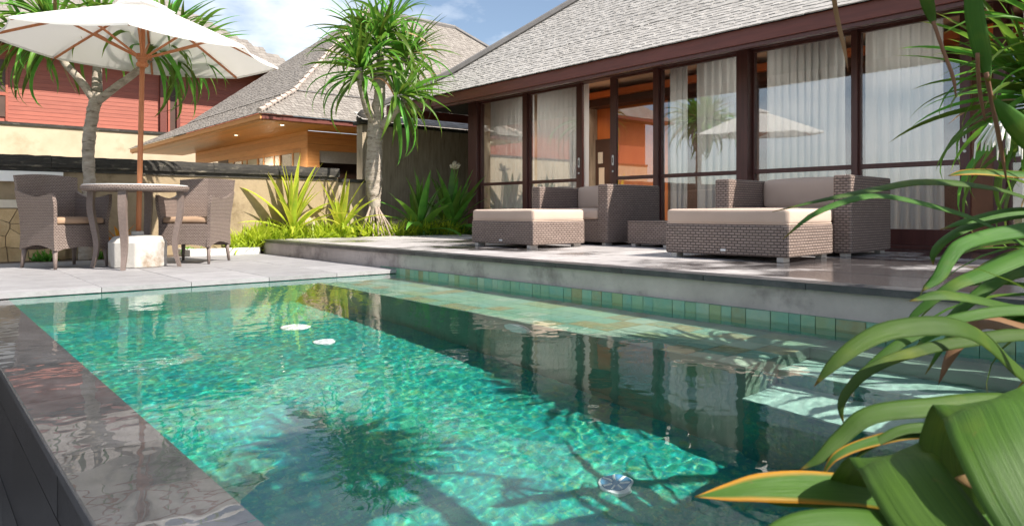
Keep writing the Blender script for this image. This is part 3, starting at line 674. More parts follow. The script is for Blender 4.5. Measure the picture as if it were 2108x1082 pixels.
# ------------------------------------------------------------------ red-sided house far left
RY = 21.3
red = thing('red_house', 'far house with red wooden siding above a sand-coloured wall', 'house', (0, 22, 0))
z = 2.78
bm_ = {}
k = 0
while z < 4.70:
    part('siding_board', MB().prism([(RY, z), (RY + .05, z), (RY + .05, z + .102), (RY + .007, z + .102)], 'x', -12, 9.2), 'siding', red); z += .1035; k += 1
part('base_wall', MB().box(-12, 9.3, RY - .12, RY + .2, -.1, 2.70), 'sandwall', red)
part('ledge', MB().box(-12, 9.3, RY - .16, RY + .05, 2.702, 2.775), 'cap', red)
part('upper_wall', MB().box(-12, 9.2, RY + .06, RY + .2, 2.78, 5.0), 'siding', red)
roof_face('roof', (-13, 20.35, 4.80), (1, 0, 0), (0, 1, 0), 22.2, [(5.2, 3.7)], 1, 1, red, 'shingle2', .2, .2, 0, rng)
part('soffit', MB().box(-13, 9.2, 20.4, RY, 4.70, 4.75), 'soffit', red)
part('fascia', MB().box(-13, 9.2, 20.35, 20.39, 4.66, 4.80), 'fascia', red)
def red_px(x): return atY(x, HY, RY).x
for a, b_ in ((328, 341), (362, 369)): part('post', MB().box(red_px(a), red_px(b_), RY - .10, RY - .002, 2.78, 4.69), 'fascia', red)
wn = part('window', MB().box(red_px(-30), red_px(11), RY - .03, RY - .004, 2.9, 4.3), 'intdark', red)
part('frame', MB().box(red_px(11), red_px(16), RY - .05, RY - .003, 2.8, 4.35).box(red_px(-30), red_px(11), RY - .05, RY - .031, 3.42, 3.5), 'siding', wn)
wn = part('window', MB().box(red_px(349), red_px(361), RY - .03, RY - .004, 2.8, 4.5), 'intdark', red)
part('frame', MB().box(red_px(345), red_px(349), RY - .05, RY - .003, 2.79, 4.55), 'siding', wn)

# ------------------------------------------------------------------ garden wall, tall wall
WY = 9.40
gw = thing('garden_wall', 'low weathered plaster wall with mossy black coping behind the table', 'wall', (0, WY, 0))
part('face', MB().box(-5, 4.74, WY, WY + .2, -.1, 1.06), 'plaster', gw)
part('string_course', MB().box(-5, 4.72, WY - .02, WY + .22, 1.02, 1.068), 'cap', gw)
part('low_end', MB().box(4.741, 5.15, WY + .03, WY + .19, -.1, 1.0), 'darkwall', gw)
part('low_end_coping', MB().box(4.745, 5.2, WY - .01, WY + .23, 1.002, 1.05), 'cap', gw)
cpm = []
for k in range(4):
    mb = MB(); Lc = .88
    mb.grid(lambda u, v: (0, 0, 0), 1, 1) if False else None
    prof = [(-.055, 0), (-.06, .045), (-.058, .085), (-.045, .128), (.22, .13), (.26, .10), (.26, 0)]
    n = 12; rg = random.Random(40 + k)
    for i in range(n + 1):
        for (y_, z_) in prof: mb.v.append(((i / n - .5) * (Lc - .004), y_ + rg.uniform(-.004, .003), z_ + (rg.uniform(-.005, .004) if z_ > .02 else 0)))
    q = len(prof)
    for i in range(n):
        for j in range(q): a = i * q; mb.f.append((a + j, a + (j + 1) % q, a + q + (j + 1) % q, a + q + j))
    mb.f.append(tuple(range(q))[::-1]); mb.f.append(tuple(range(n * q, n * q + q)))
    cpm.append(mesh_of('coping_stone', mb, 'cap'))
xx = 4.74 - .44
while xx > -5:
    o = link('coping_stone', random.choice(cpm), gw, (xx, 0, 1.069)); xx -= .88
# stone-clad base at the left with its pale ledge
sx1 = atY(132, HY, WY).x
cl = part('clad_base', MB().box(-5, sx1, WY - .10, WY - .002, -.1, .61), 'plaster', gw)
part('ledge', MB().box(-5, sx1 + .02, WY - .13, WY - .001, .611, .70), 'palestone', gw, bev=.008)
part('white_slab', MB().box(-5, sx1 - .02, WY - .09, WY - .001, .90, 1.015), 'white', gw, bev=.006)
rg = random.Random(5); seeds = []
for i in range(14):
    for j in range(4): seeds.append((sx1 - .09 - i * .17 + rg.uniform(-.055, .055), .10 + j * .15 + rg.uniform(-.05, .05)))
for i, s0 in enumerate(seeds):
    poly = [(sx1 - 2.4, .03), (sx1 - .002, .03), (sx1 - .002, .605), (sx1 - 2.4, .605)]
    for j, s1 in enumerate(seeds):
        if i == j or math.hypot(s0[0] - s1[0], s0[1] - s1[1]) > .5: continue
        mxp, myp = (s0[0] + s1[0]) / 2, (s0[1] + s1[1]) / 2; dx, dy = s1[0] - s0[0], s1[1] - s0[1]; out = []
        for a, b_ in zip(poly, poly[1:] + poly[:1]):
            da = (a[0] - mxp) * dx + (a[1] - myp) * dy; db = (b_[0] - mxp) * dx + (b_[1] - myp) * dy
            if da <= 0: out.append(a)
            if da * db < 0: t_ = da / (da - db); out.append((a[0] + (b_[0] - a[0]) * t_, a[1] + (b_[1] - a[1]) * t_))
        poly = out
        if len(poly) < 3: break
    if len(poly) < 3: continue
    cx_, cy_ = sum(p[0] for p in poly) / len(poly), sum(p[1] for p in poly) / len(poly)
    ins = [(cx_ + (p[0] - cx_) * .955, cy_ + (p[1] - cy_) * .955) for p in poly]
    part('stone', MB().prism(ins, 'y', WY - .115 - rg.uniform(0, .012), WY - .101), 'cladstone', cl)

TWY = 10.80; tx0 = atY(746, HY, TWY).x
tw = thing('tall_wall', 'tall dark streaked wall with shingled coping beside the villa', 'wall', (6.5, TWY, 0))
part('face', MB().box(tx0, 9.5, TWY, TWY + .2, -.1, 2.06), 'darkwall', tw)
part('coping_beam', MB().box(tx0 - .04, 9.5, TWY - .06, TWY + .26, 2.06, 2.12), 'cap', tw)
rng = random.Random(12)
roof_face('coping_roof', (tx0 - .05, TWY - .16, 2.13), (1, 0, 0), (0, 1, 0), 3.8, [(.26, .14)], 0, 0, tw, 'shingle', .1, .1, 0, rng)
part('finial', MB().lathe([(.05, 2.06), (.11, 2.09), (.12, 2.16), (.09, 2.25), (.04, 2.30), (.01, 2.31)], 14, (tx0 + .0, TWY - .03)), 'cap', tw, smooth=True)

# ------------------------------------------------------------------ lounge furniture on the terrace
def rbox(x0, x1, y0, y1, z0, z1, bulge=0.): return MB().box(x0, x1, y0, y1, z0, z1)
def soft(x0, x1, y0, y1, z0, z1, r=.03, puff=.012):
    """a cushion: rounded box with slightly swollen faces"""
    mb = MB(); n = 10; cx_, cy_, cz_ = (x0 + x1) / 2, (y0 + y1) / 2, (z0 + z1) / 2; hx, hy, hz_ = (x1 - x0) / 2, (y1 - y0) / 2, (z1 - z0) / 2
    def side(ax, sg):
        def fn(u, v):
            a = (u * 2 - 1); b_ = (v * 2 - 1)
            a = math.copysign(1 - (1 - abs(a)) ** 1.6, a); b_ = math.copysign(1 - (1 - abs(b_)) ** 1.6, b_)
            p = [0, 0, 0]; p[ax] = sg; p[(ax + 1) % 3] = a; p[(ax + 2) % 3] = b_ * sg
            P = Vector((p[0] * hx, p[1] * hy, p[2] * hz_)); c = Vector([max(-h + r, min(h - r, q)) for q, h in zip(P, (hx, hy, hz_))])
            d = P - c; P = c + (d.normalized() * r if d.length > 1e-9 else d)
            w = puff * (1 - a * a) * (1 - b_ * b_)
            P[ax] += sg * w; return (cx_ + P.x, cy_ + P.y, cz_ + P.z)
        mb.grid(fn, n, n)
    for ax in range(3):
        for sg in (1, -1): side(ax, sg)
    return mb
def weld(o):
    w_ = o.modifiers.new('weld', 'WELD'); w_.merge_threshold = .0004; n_ = o.modifiers.new('normals', 'WEIGHTED_NORMAL'); n_.weight = 80; return o
def feet(t, pts, z0, h, s=.05):
    for (a, b_) in pts: part('foot', MB().box(a - s, a + s, b_ - s * .5, b_ + s * .5, z0, z0 + h), 'legmetal', t, bev=.003)
def ottoman(name, label, c, rot, sx=.78, sy=.98):
    t = thing(name, label, 'ottoman', group='wicker ottomans in front of the armchairs')
    part('base', rbox(-sx / 2, sx / 2, -sy / 2, sy / 2, .035, .262), 'wicker', t, bev=.014, uv=True)
    weld(part('cushion', soft(-sx / 2 + .004, sx / 2 - .004, -sy / 2 + .004, sy / 2 - .004, .262, .378, .026, .007), 'cushion', t, smooth=True))
    part('piping', MB().tube([(-sx / 2 + .012, -sy / 2 + .012, .268), (sx / 2 - .012, -sy / 2 + .012, .268), (sx / 2 - .012, sy / 2 - .012, .268), (-sx / 2 + .012, sy / 2 - .012, .268), (-sx / 2 + .012, -sy / 2 + .012, .268)], .006, 6), 'cushion', t)
    feet(t, [(a * (sx / 2 - .06), b_ * (sy / 2 - .07)) for a in (-1, 1) for b_ in (-1, 1)], 0, .035)
    part('maker_plate', MB().box(-sx / 2 - .004, -sx / 2 + .001, -.02, .02, .065, .08), 'chrome', t)
    t.location = (c[0], c[1], TZ + .0015); t.rotation_euler = (0, 0, rot); return t
ottoman('ottoman', 'wicker ottoman with beige cushion at the far end of the terrace', (4.86, 5.42), R(2), .74, .92)
ottoman('ottoman', 'larger wicker ottoman with beige cushion in front of the nearer armchair', (4.99, 2.98), R(4), .78, 1.0)
def armchair(label, c, rot):
    """square lounge chair, open towards -x"""
    D, W, H = .88, 1.18, .645; t = thing('armchair', label, 'armchair', group='square wicker armchairs on the terrace')
    part('seat_base', rbox(-D / 2 + .02, D / 2 - .14, -W / 2 + .141, W / 2 - .141, .03, .27), 'wicker', t, bev=.01, uv=True)
    for s in (-1, 1): part('arm', rbox(-D / 2, D / 2, s * (W / 2 - .07) - .07, s * (W / 2 - .07) + .07, .03, H), 'wicker', t, bev=.016, uv=True)
    part('back', rbox(D / 2 - .139, D / 2 - .002, -W / 2 + .141, W / 2 - .141, .03, H - .004), 'wicker', t, bev=.014, uv=True)
    weld(part('seat_cushion', soft(-D / 2 + .0, D / 2 - .145, -W / 2 + .148, W / 2 - .148, .272, .385, .03, .012), 'cushion', t, smooth=True))
    weld(part('back_cushion', soft(D / 2 - .27, D / 2 - .142, -W / 2 + .15, W / 2 - .15, .388, H + .005, .035, .018), 'cushion', t, smooth=True))
    feet(t, [(a * (D / 2 - .07), b_ * (W / 2 - .07)) for a in (-1, 1) for b_ in (-1, 1)], 0, .03)
    t.location = (c[0], c[1], TZ + .0015); t.rotation_euler = (0, 0, rot); return t
armchair('square wicker armchair with beige cushions near the open villa doorway', (5.98, 5.52), R(0))
armchair('square wicker armchair with beige cushions nearest the foreground leaves', (5.97, 3.05), R(3))
t = thing('side_table', 'low square wicker side table between the two armchairs', 'table', (5.86, 4.44, TZ))
t.location = (0, 0, 0)
part('box', rbox(-.26, .26, -.27, .27, .03, .25), 'wicker', t, bev=.01, uv=True); part('top', MB().box(-.262, .262, -.272, .272, .2505, .262), 'wicker', t, bev=.003, uv=True)
feet(t, [(a * .2, b_ * .2) for a in (-1, 1) for b_ in (-1, 1)], 0, .03); t.location = (5.88, 4.46, TZ + .0015)

# ------------------------------------------------------------------ table, dining chairs, parasol on the deck
TC = (1.66, 7.46)
t = thing('round_table', 'round grey wicker table with curved legs under the parasol', 'table')
zt = .775
mb = MB().lathe([(.05, zt - .045), (.43, zt - .05), (.452, zt - .046), (.462, zt - .03), (.462, zt - .008), (.452, zt)], 48); part('top', mb, 'wicker2', t, uv=True)
part('glass_top', MB().lathe([(.450, zt + .001), (.450, zt + .008)], 48), 'chrome', t)
for k in range(4):
    a = R(90 * k + 4) + math.atan2(-FW.y, -FW.x) + R(8); d = Vector((math.cos(a), math.sin(a), 0)); s = Vector((-d.y, d.x, 0))
    prof = [(.39, zt - .046, .034), (.395, .56, .033), (.37, .40, .031), (.345, .25, .028), (.35, .13, .024), (.385, .0, .018)]
    pts = catmull([Vector((p[0], p[1], p[2])) for p in prof], 16); mb = MB()
    for p in pts:
        c = d * p.x; hw = p.z; mb.v += [tuple(c + d * hw * a_ + s * hw * b_ + Vector((0, 0, p.y))) for a_, b_ in ((-.8, -1), (.8, -1), (.8, 1), (-.8, 1))]
    n = len(pts)
    for i in range(n - 1):
        for j in range(4): q = i * 4; mb.f.append((q + j, q + (j + 1) % 4, q + 4 + (j + 1) % 4, q + 4 + j))
    mb.f += [(0, 1, 2, 3), tuple(range(4 * n - 1, 4 * n - 5, -1))]
    part('leg', mb, 'wickerplain', t)
t.location = (TC[0], TC[1], DZ + .002)
def dining_chair(label, c, rot):
    t = thing('dining_chair', label, 'chair', group='wicker dining chairs at the round table')
    # open towards -y; local units metres
    W, D = .56, .56
    def sidepanel(s):
        mb = MB(); n = 10
        prof = [(-.27, .70), (-.285, .60), (-.262, .44), (-.262, .30), (-.275, .17)]         # front edge, top to bottom: y, z
        back = [(.30, .70), (.285, .60), (.262, .44), (.262, .30), (.275, .17)]
        fa = catmull([(y_, z_, 0) for y_, z_ in prof], n); ba = catmull([(y_, z_, 0) for y_, z_ in back], n)
        def fn(u, v):
            i = v * n; i0 = int(min(i, n - 1)); f = fa[i0].lerp(fa[i0 + 1], i - i0); b_ = ba[i0].lerp(ba[i0 + 1], i - i0); p = f.lerp(b_, u)
            zz = p.y + (.05 * (u ** 3) if v < .2 else 0) - (.035 * math.sin(PI * u) if v < .15 else 0) + (.05 * math.sin(PI * u) if v > .9 else 0)
            return p.x, zz, s * (.262 + .028 * max(0, (zz - .45)) / .25)
        for off in (0, -.032 * s):
            mb.grid(lambda u, v: (fn(u, v)[2] + off, fn(u, v)[0], fn(u, v)[1]), 8, n)
        k = 9 * (n + 1); edge_ = [i for i in range(9)] + [j * 9 + 8 for j in range(1, n + 1)] + [n * 9 + i for i in range(7, -1, -1)] + [j * 9 for j in range(n - 1, 0, -1)]
        for a, b_ in zip(edge_, edge_[1:] + edge_[:1]): mb.f.append((a, b_, b_ + k, a + k))
        return mb
    for s in (-1, 1): part('arm', sidepanel(s), 'wicker2', t, smooth=False, uv=True)
    def fnb(u, v, o=0.): 
        z_ = .17 + (.875 - .17 + .02 * math.cos((u - .5) * PI)) * v; w_ = .245 + .05 * v
        y_ = .235 + .03 * (1 - abs(u - .5) * 2) + .10 * max(0, v - .45) ** 1.2 + o
        return ((u - .5) * 2 * w_, y_, z_)
    mb = MB().grid(lambda u, v: fnb(u, v), 10, 14); mb.grid(lambda u, v: fnb(u, v, .034), 10, 14)
    k = 11 * 15; edge_ = [i for i in range(11)] + [j * 11 + 10 for j in range(1, 15)] + [14 * 11 + i for i in range(9, -1, -1)] + [j * 11 for j in range(13, 0, -1)]
    for a, b_ in zip(edge_, edge_[1:] + edge_[:1]): mb.f.append((a, b_, b_ + k, a + k))
    part('backrest', mb, 'wicker2', t, uv=True)
    part('seat', MB().box(-.235, .235, -.245, .24, .36, .41), 'wicker2', t, uv=True)
    ap = [(-.24, .40), (-.24, .16), (-.17, .185), (0, .20), (.17, .185), (.24, .16), (.24, .40)]
    part('apron', MB().prism(ap, 'y', -.262, -.235), 'wicker2', t, uv=True)
    weld(part('cushion', soft(-.23, .23, -.25, .235, .412, .475, .022, .008), 'tancushion', t, smooth=True))
    for a in (-1, 1):
        for b_ in (-1, 1): part('leg', MB().tube([(a * .235, b_ * .238, .19), (a * .242, b_ * .25, .08), (a * .248, b_ * .262, 0)], [.024, .019, .014], 8), 'wickerplain', t, smooth=True)
    t.location = (c[0], c[1], DZ + .002); t.rotation_euler = (0, 0, rot); return t
dining_chair('grey wicker dining chair left of the round table, turned towards it', (1.15, 7.95), R(23))
dining_chair('grey wicker dining chair right of the round table, beside the yellow-green plants', (2.30, 7.80), R(-40))

bk = thing('concrete_block', 'weathered white concrete block holding the parasol pole', 'block', (TC[0], TC[1], DZ))
mb = MB(); oc = []
lev = [(.235, .0), (.238, .235), (.19, .295), (.06, .305)]
for (r_, z_) in lev:
    for k in range(8): a = -YAW + R(22.5 + 45 * k); q = r_ / math.cos(R(22.5)); mb.v.append((TC[0] + .03 + q * math.cos(a), TC[1] + .07 + q * math.sin(a), DZ + .002 + z_))
for i in range(3):
    for k in range(8): mb.f.append((i * 8 + k, i * 8 + (k + 1) % 8, i * 8 + 8 + (k + 1) % 8, i * 8 + 8 + k))
mb.f += [tuple(range(7, -1, -1)), tuple(range(24, 32))]
part('block', mb, 'block', bk, bev=.012); part('collar', MB().lathe([(.055, DZ + .30), (.055, DZ + .34), (.04, DZ + .345)], 18, (TC[0] + .03, TC[1] + .08)), 'block', bk)

um = thing('parasol', 'large white canvas parasol on a teak pole over the round table', 'parasol')
pole_h = 2.50
part('pole', MB().tube([(0, 0, .12), (0, 0, 1.0), (0, 0, 1.012), (0, 0, pole_h)], [.024, .024, .024, .022], 16), 'polewood', um, smooth=True)
part('runner', MB().lathe([(.03, 1.93), (.052, 1.94), (.056, 1.965), (.044, 1.975), (.044, 2.0), (.058, 2.01), (.058, 2.055), (.03, 2.06)], 20), 'polewood', um)
part('top_hub', MB().lathe([(.028, 2.46), (.055, 2.47), (.055, 2.52), (.03, 2.53)], 18), 'polewood', um)
RIM, PK, RAD = 2.08, 2.555, 1.255
tilt = Matrix.Rotation(R(1.3), 4, Vector((0, 1, 0)))            # leans a little to the right (x right, y away)
OFFA = R(-23.2)
def canopy_pt(a, r):
    """octagonal canopy; a in ribs, r 0..1"""
    k = math.floor(a); f = a - k; p0 = Vector((math.sin(PI / 4 * k + OFFA), math.cos(PI / 4 * k + OFFA), 0)); p1 = Vector((math.sin(PI / 4 * (k + 1) + OFFA), math.cos(PI / 4 * (k + 1) + OFFA), 0))
    e = p0.lerp(p1, f); sag = 4 * f * (1 - f)
    e = e * (1 - .035 * sag * r); z_ = PK - (PK - RIM) * (r ** 1.08) - .030 * sag * r * (1 - .4 * r)
    return Vector((e.x * RAD * r, e.y * RAD * r, z_))
mb = MB().grid(lambda u, v: tuple(canopy_pt(u * 8 - 1e-7 if u else 0, .03 + .97 * v)), 64, 14)
def tilted(mb):
    c = Vector((0, 0, RIM)); mb.v = [tuple(tilt @ (Vector(p) - c) + c) for p in mb.v]; return mb
cn = part('canopy', tilted(mb), 'canvas', um)
so_ = cn.modifiers.new('thickness', 'SOLIDIFY'); so_.thickness = .003
mb = MB()
for j in range(8):
    mb.grid(lambda u, v: tuple(canopy_pt(j + min(u, .9999), 1.0) * 1 + Vector((0, 0, -.02 * v))), 8, 1)
part('hem', tilted(mb), 'canvas', um).modifiers.new('thickness', 'SOLIDIFY').thickness = .004
mb = MB().grid(lambda u, v: tuple(canopy_pt(u * 8 - 1e-7 if u else 0, .02 + .20 * v) + Vector((0, 0, .05 - .012 * v))), 64, 4); part('vent_cap', tilted(mb), 'canvas', um)
part('finial', tilted(MB().lathe([(.02, PK + .04), (.032, PK + .06), (.02, PK + .085), (.01, PK + .09)], 14)), 'polewood', um)
for k in range(8):
    pts = [canopy_pt(k, r_) + Vector((0, 0, -.022)) for r_ in (.03, .4, .75, .985)]
    rb = part('rib', tilted(MB().tube(pts, .0125, 6)), 'polewood', um)
    tmp = MB(); c = canopy_pt(k, .52) + Vector((0, 0, -.03)); cc = tilt @ (c - Vector((0, 0, RIM))) + Vector((0, 0, RIM)); e = c.xy.normalized() * .05
    part('strut', tmp.tube([(e.x, e.y, 2.03), tuple(cc)], .0115, 6), 'polewood', rb)
um.location = (TC[0] + .03, TC[1] + .08, DZ)
um.rotation_euler = (Matrix.Rotation(R(1.3), 3, FW) @ Matrix.Rotation(-YAW, 3, 'Z')).to_euler()

# ------------------------------------------------------------------ plants
def leaf_mesh(name, mat, width, droop, power=1.4, segs=9, fold=.35, twist=0., wprof=None, bend0=0.):
    """unit-length strap leaf from the origin along +x, drooping by angle `droop` (radians) towards the tip"""
    mb = MB(); mb.uv = []; p = Vector((0, 0, 0)); ds = 1 / segs
    for i in range(segs + 1):
        s = i / segs; an = bend0 - droop * s ** power; t_ = Vector((math.cos(an), 0, math.sin(an))); n_ = Vector((-math.sin(an), 0, math.cos(an)))
        w_ = width * (wprof(s) if wprof else min(1, .55 + s * 2.2) * (1 - s ** 2.6) + .0)
        tw = twist * s; sd = Vector((0, 1, 0)) * math.cos(tw) + n_ * math.sin(tw); nn = n_ * math.cos(tw) - Vector((0, 1, 0)) * math.sin(tw)
        for j in (-1, 0, 1): mb.v.append(tuple(p + sd * (j * w_ / 2) + nn * (abs(j) * fold * w_ / 2))); mb.uv.append((s, .5 + j / 2))
        p = p + t_ * ds
    for i in range(segs):
        for j in range(2): a = i * 3 + j; mb.f.append((a, a + 3, a + 4, a + 1))
    return mesh_of(name, mb, mat, smooth=True)
def put_leaf(me, parent, pos, az, el, length, roll=0., wscale=1., name='leaf'):
    o = link(name, me, parent); d = Matrix.Rotation(az, 4, 'Z') @ Matrix.Rotation(-el, 4, 'Y') @ Matrix.Rotation(roll, 4, 'X')
    m4 = d @ Matrix.Diagonal((length, length * wscale, length, 1)); m4.translation = Vector(pos); o.matrix_basis = m4; return o
PAND = [leaf_mesh('leaf', 'pandanus', .074, d, p_, 11, .5, tw) for d, p_, tw in ((.4, 1.4, 0), (.8, 1.6, .3), (1.4, 1.7, -.3), (1.9, 2.2, .3), (2.2, 1.9, -.4), (2.0, 3.0, .5))]
DRY = [leaf_mesh('leaf', 'deadleaf', .045, d, 1.6, 8, .5, .8) for d in (1.2, 1.9)]
def pandanus(label, base, trunk, branches, heads, seed, count, size, group='pandanus trees'):
    """trunk/branches in world coordinates; heads: (point, axis, radius, share)"""
    t = thing('pandanus_tree', label, 'tree', base, group); rg = random.Random(seed)
    ns = 84; pts = catmull(trunk[0], ns); rr = catmull([(r_, 0, 0) for r_ in trunk[1]], ns)
    mb = MB(); k = 18
    mb.tube(pts, [r_.x * (1 + (.05 if i % 4 == 0 else 0) + .05 * noise.noise((i * .22, seed, 0))) for i, r_ in enumerate(rr)], k)
    for i in range(len(mb.v)):
        c_ = pts[i // k]; q = Vector(mb.v[i]) - c_; mb.v[i] = tuple(c_ + q * (1 + .16 * noise.noise(Vector(mb.v[i]) * 9) + .10 * noise.noise(Vector(mb.v[i]) * 24)))
    part('trunk', mb, 'trunk', t, smooth=True)
    for p_, r_ in branches:
        q = catmull(p_, 10); rad = catmull([(x_, 0, 0) for x_ in r_], 10); part('branch', MB().tube(q, [a.x for a in rad], 10), 'trunk', t, smooth=True)
    for (c, ax, share) in heads:
        ax = Vector(ax).normalized(); n = int(count * share); u = ax.orthogonal().normalized(); v = ax.cross(u)
        for i in range(n):
            s = (i + .5) / n; th = i * 2.39996 + rg.uniform(-.2, .2)
            tip = .12 + 1.62 * s ** .8 + rg.uniform(-.1, .1)               # angle from the head's axis; the older leaves hang
            d = ax * math.cos(tip) + (u * math.cos(th) + v * math.sin(th)) * math.sin(tip)
            az = math.atan2(d.y, d.x); el = math.asin(max(-1, min(1, d.z)))
            me = PAND[min(5, max(0, int(s * 4.6 + rg.uniform(-.6, 1.2))))] if rg.random() > .05 * s else rg.choice(DRY)
            pos = Vector(c) - ax * (.24 * s) - Vector(base) + d * .02
            put_leaf(me, t, pos, az, el, size * rg.uniform(.72, 1.12) * (.8 + .35 * s), rg.uniform(-.5, .5), rg.uniform(.85, 1.15))
    return t
def pt(x, y, F): return tuple(atF(x, y, F))
# the tree at the terrace end
B = Vector((5.20, 9.16, .14)); F0 = px(B)[2]
tr = [B + Vector((0, 0, .34)), pt(770, 412, F0), pt(769, 370, F0), pt(771, 310, F0), pt(774, 250, F0), pt(781, 200, F0), pt(783, 150, F0 + .03), pt(783, 110, F0 + .05)]
pal = pandanus('pandanus tree with stilt roots and bushy crown at the terrace end', tuple(B), ([tuple(p) for p in tr], [.075, .088, .118, .112, .11, .08, .065, .05]),
    [([pt(774, 255, F0), pt(757, 225, F0 - .15), pt(744, 175, F0 - .25), pt(738, 140, F0 - .3)], [.07, .062, .055, .05]),
     ([pt(782, 262, F0), pt(806, 240, F0 - .1), pt(826, 215, F0 - .2), pt(838, 196, F0 - .25)], [.065, .06, .05, .045]),
     ([pt(778, 190, F0), pt(800, 150, F0 + .25), pt(845, 112, F0 + .4)], [.06, .05, .045]),
     ([pt(778, 180, F0), pt(760, 130, F0 + .3), pt(742, 80, F0 + .4)], [.06, .05, .045])],
    [(pt(738, 128, F0 - .3), (-.45, -.2, .8), .20), (pt(842, 190, F0 - .25), (.75, -.5, .30), .15), (pt(850, 105, F0 + .4), (.6, -.3, .7), .19),
     (pt(740, 62, F0 + .4), (-.3, .3, .9), .13), (pt(782, 78, F0 + .05), (.05, -.1, 1), .21), (pt(812, 40, F0 + .1), (.35, -.2, .9), .12)], 21, 300, .90)
rg = random.Random(8)
for k in range(19):
    a = k * 2 * PI / 19 + rg.uniform(-.15, .15); r_ = rg.uniform(.18, .36); z_ = rg.uniform(.36, .56)
    part('prop_root', MB().tube([B + Vector((.06 * math.cos(a), .06 * math.sin(a), z_)), B + Vector((r_ * .6 * math.cos(a), r_ * .6 * math.sin(a), z_ * .55)), B + Vector((r_ * math.cos(a), r_ * math.sin(a), 0))], [.016, .014, .012], 6), 'root', pal, smooth=True)
# the tree behind the parasol
B = Vector((1.51, 9.02, .03)); F1 = px(B)[2]
tr = [B, pt(176, 440, F1), pt(184, 380, F1), pt(182, 300, F1), pt(190, 240, F1), pt(200, 190, F1)]
pandanus('pandanus tree with forked pale trunk behind the white parasol', tuple(B), ([tuple(p) for p in tr], [.078, .066, .06, .062, .06, .064]),
    [([pt(196, 208, F1), pt(165, 165, F1 - .1), pt(130, 125, F1 - .2), pt(105, 75, F1 - .2)], [.05, .042, .038, .034]),
     ([pt(200, 200, F1), pt(200, 150, F1 + .1), pt(205, 90, F1 + .1)], [.06, .05, .045]),
     ([pt(202, 208, F1), pt(240, 178, F1 - .1), pt(285, 145, F1 - .1), pt(330, 100, F1 - .1)], [.048, .042, .038, .034])],
    [(pt(95, 40, F1 - .2), (-.6, .3, .75), .27), (pt(208, 50, F1 + .1), (0, .1, 1), .22), (pt(345, 75, F1 - .1), (.6, -.3, .7), .28), (pt(30, 70, F1 - .1), (-.8, .5, .4), .1), (pt(400, 95, F1 + .1), (.8, -.55, .35), .13)], 33, 300, .80)

STRAP = {m: [leaf_mesh('leaf', m, .10, d, 1.5, 10, .38, tw, lambda s: min(1, .5 + s * 1.6) * (1 - s ** 2.2) + .01) for d, tw in ((.15, 0), (.35, .2), (.7, -.2), (1.15, .15))] for m in ('limeleaf', 'greenleaf')}
def rosette(name, label, base, n, length, mat, seed, el=(88, 12), wid=1., group='strap-leaved plants in the bed', lean=(0, 0)):
    t = thing(name, label, 'plant', base, group); rg = random.Random(seed)
    for i in range(n):
        s = (i + .5) / n; az = i * 2.39996 + rg.uniform(-.3, .3); e = R(el[0] + (el[1] - el[0]) * s ** 1.1 + rg.uniform(-7, 7))
        put_leaf(STRAP[mat][min(3, int(s * 3.4 + rg.random() * .8))], t, (0, 0, .10 * (1 - s)), az, e, length * rg.uniform(.78, 1.08), rg.uniform(-.3, .3), wid * rg.uniform(.85, 1.1))
    part('stem', MB().tube([Vector(base) + Vector((0, 0, -.02)), Vector(base) + Vector((0, 0, .08)), Vector(base) + Vector((0, 0, .16))], [.035, .045, .03], 10), 'stalk', t, smooth=True)
    return t
def bed(x, Y): d = ray(x, HY); return d.x * Y / d.y
pa = rosette('strap_leaf_plant', 'large yellow-green strap-leaved plant at the terrace corner', (bed(603, 9.20), 9.20, .26), 30, .95, 'limeleaf', 2, (88, 20), 1.15)
part('stem_base', MB().tube([(bed(603, 9.2), 9.2, .13), (bed(601, 9.2), 9.2, .28)], [.03, .04], 10), 'root', pa)
rosette('strap_leaf_plant', 'smaller yellow-green strap-leaved plant left of the stilt-rooted tree', (bed(702, 9.22), 9.22, .24), 17, .78, 'limeleaf', 5, (84, 22), 1.3)
rosette('strap_leaf_plant', 'mid-green broad-leaved plant right of the stilt-rooted tree', (bed(866, 9.12), 9.12, .24), 24, .92, 'greenleaf', 6, (86, 15), 1.9)
pd = rosette('flowering_lily', 'dark green lily with a tall flower stalk beside the villa corner', (bed(930, 9.30), 9.30, .22), 36, 1.0, 'greenleaf', 9, (88, 0), 1.9)
sb = Vector((bed(930, 9.45), 9.35, .2)); stp = atY(936, 348, 9.35)
part('flower_stalk', MB().tube([sb, sb.lerp(stp, .5) + Vector((.03, 0, 0)), stp], [.014, .012, .011], 8), 'stalk', pd, smooth=True)
rg = random.Random(4)
for k in range(16):
    a = k * 2.4; e = R(rg.uniform(5, 85)); L_ = rg.uniform(.10, .15); d = Vector((math.cos(a) * math.cos(e), math.sin(a) * math.cos(e), math.sin(e)))
    part('flower', MB().tube([stp, stp + d * L_ * .55, stp + d * L_], [.006, .016, .006], 7), 'bud', pd, smooth=True)
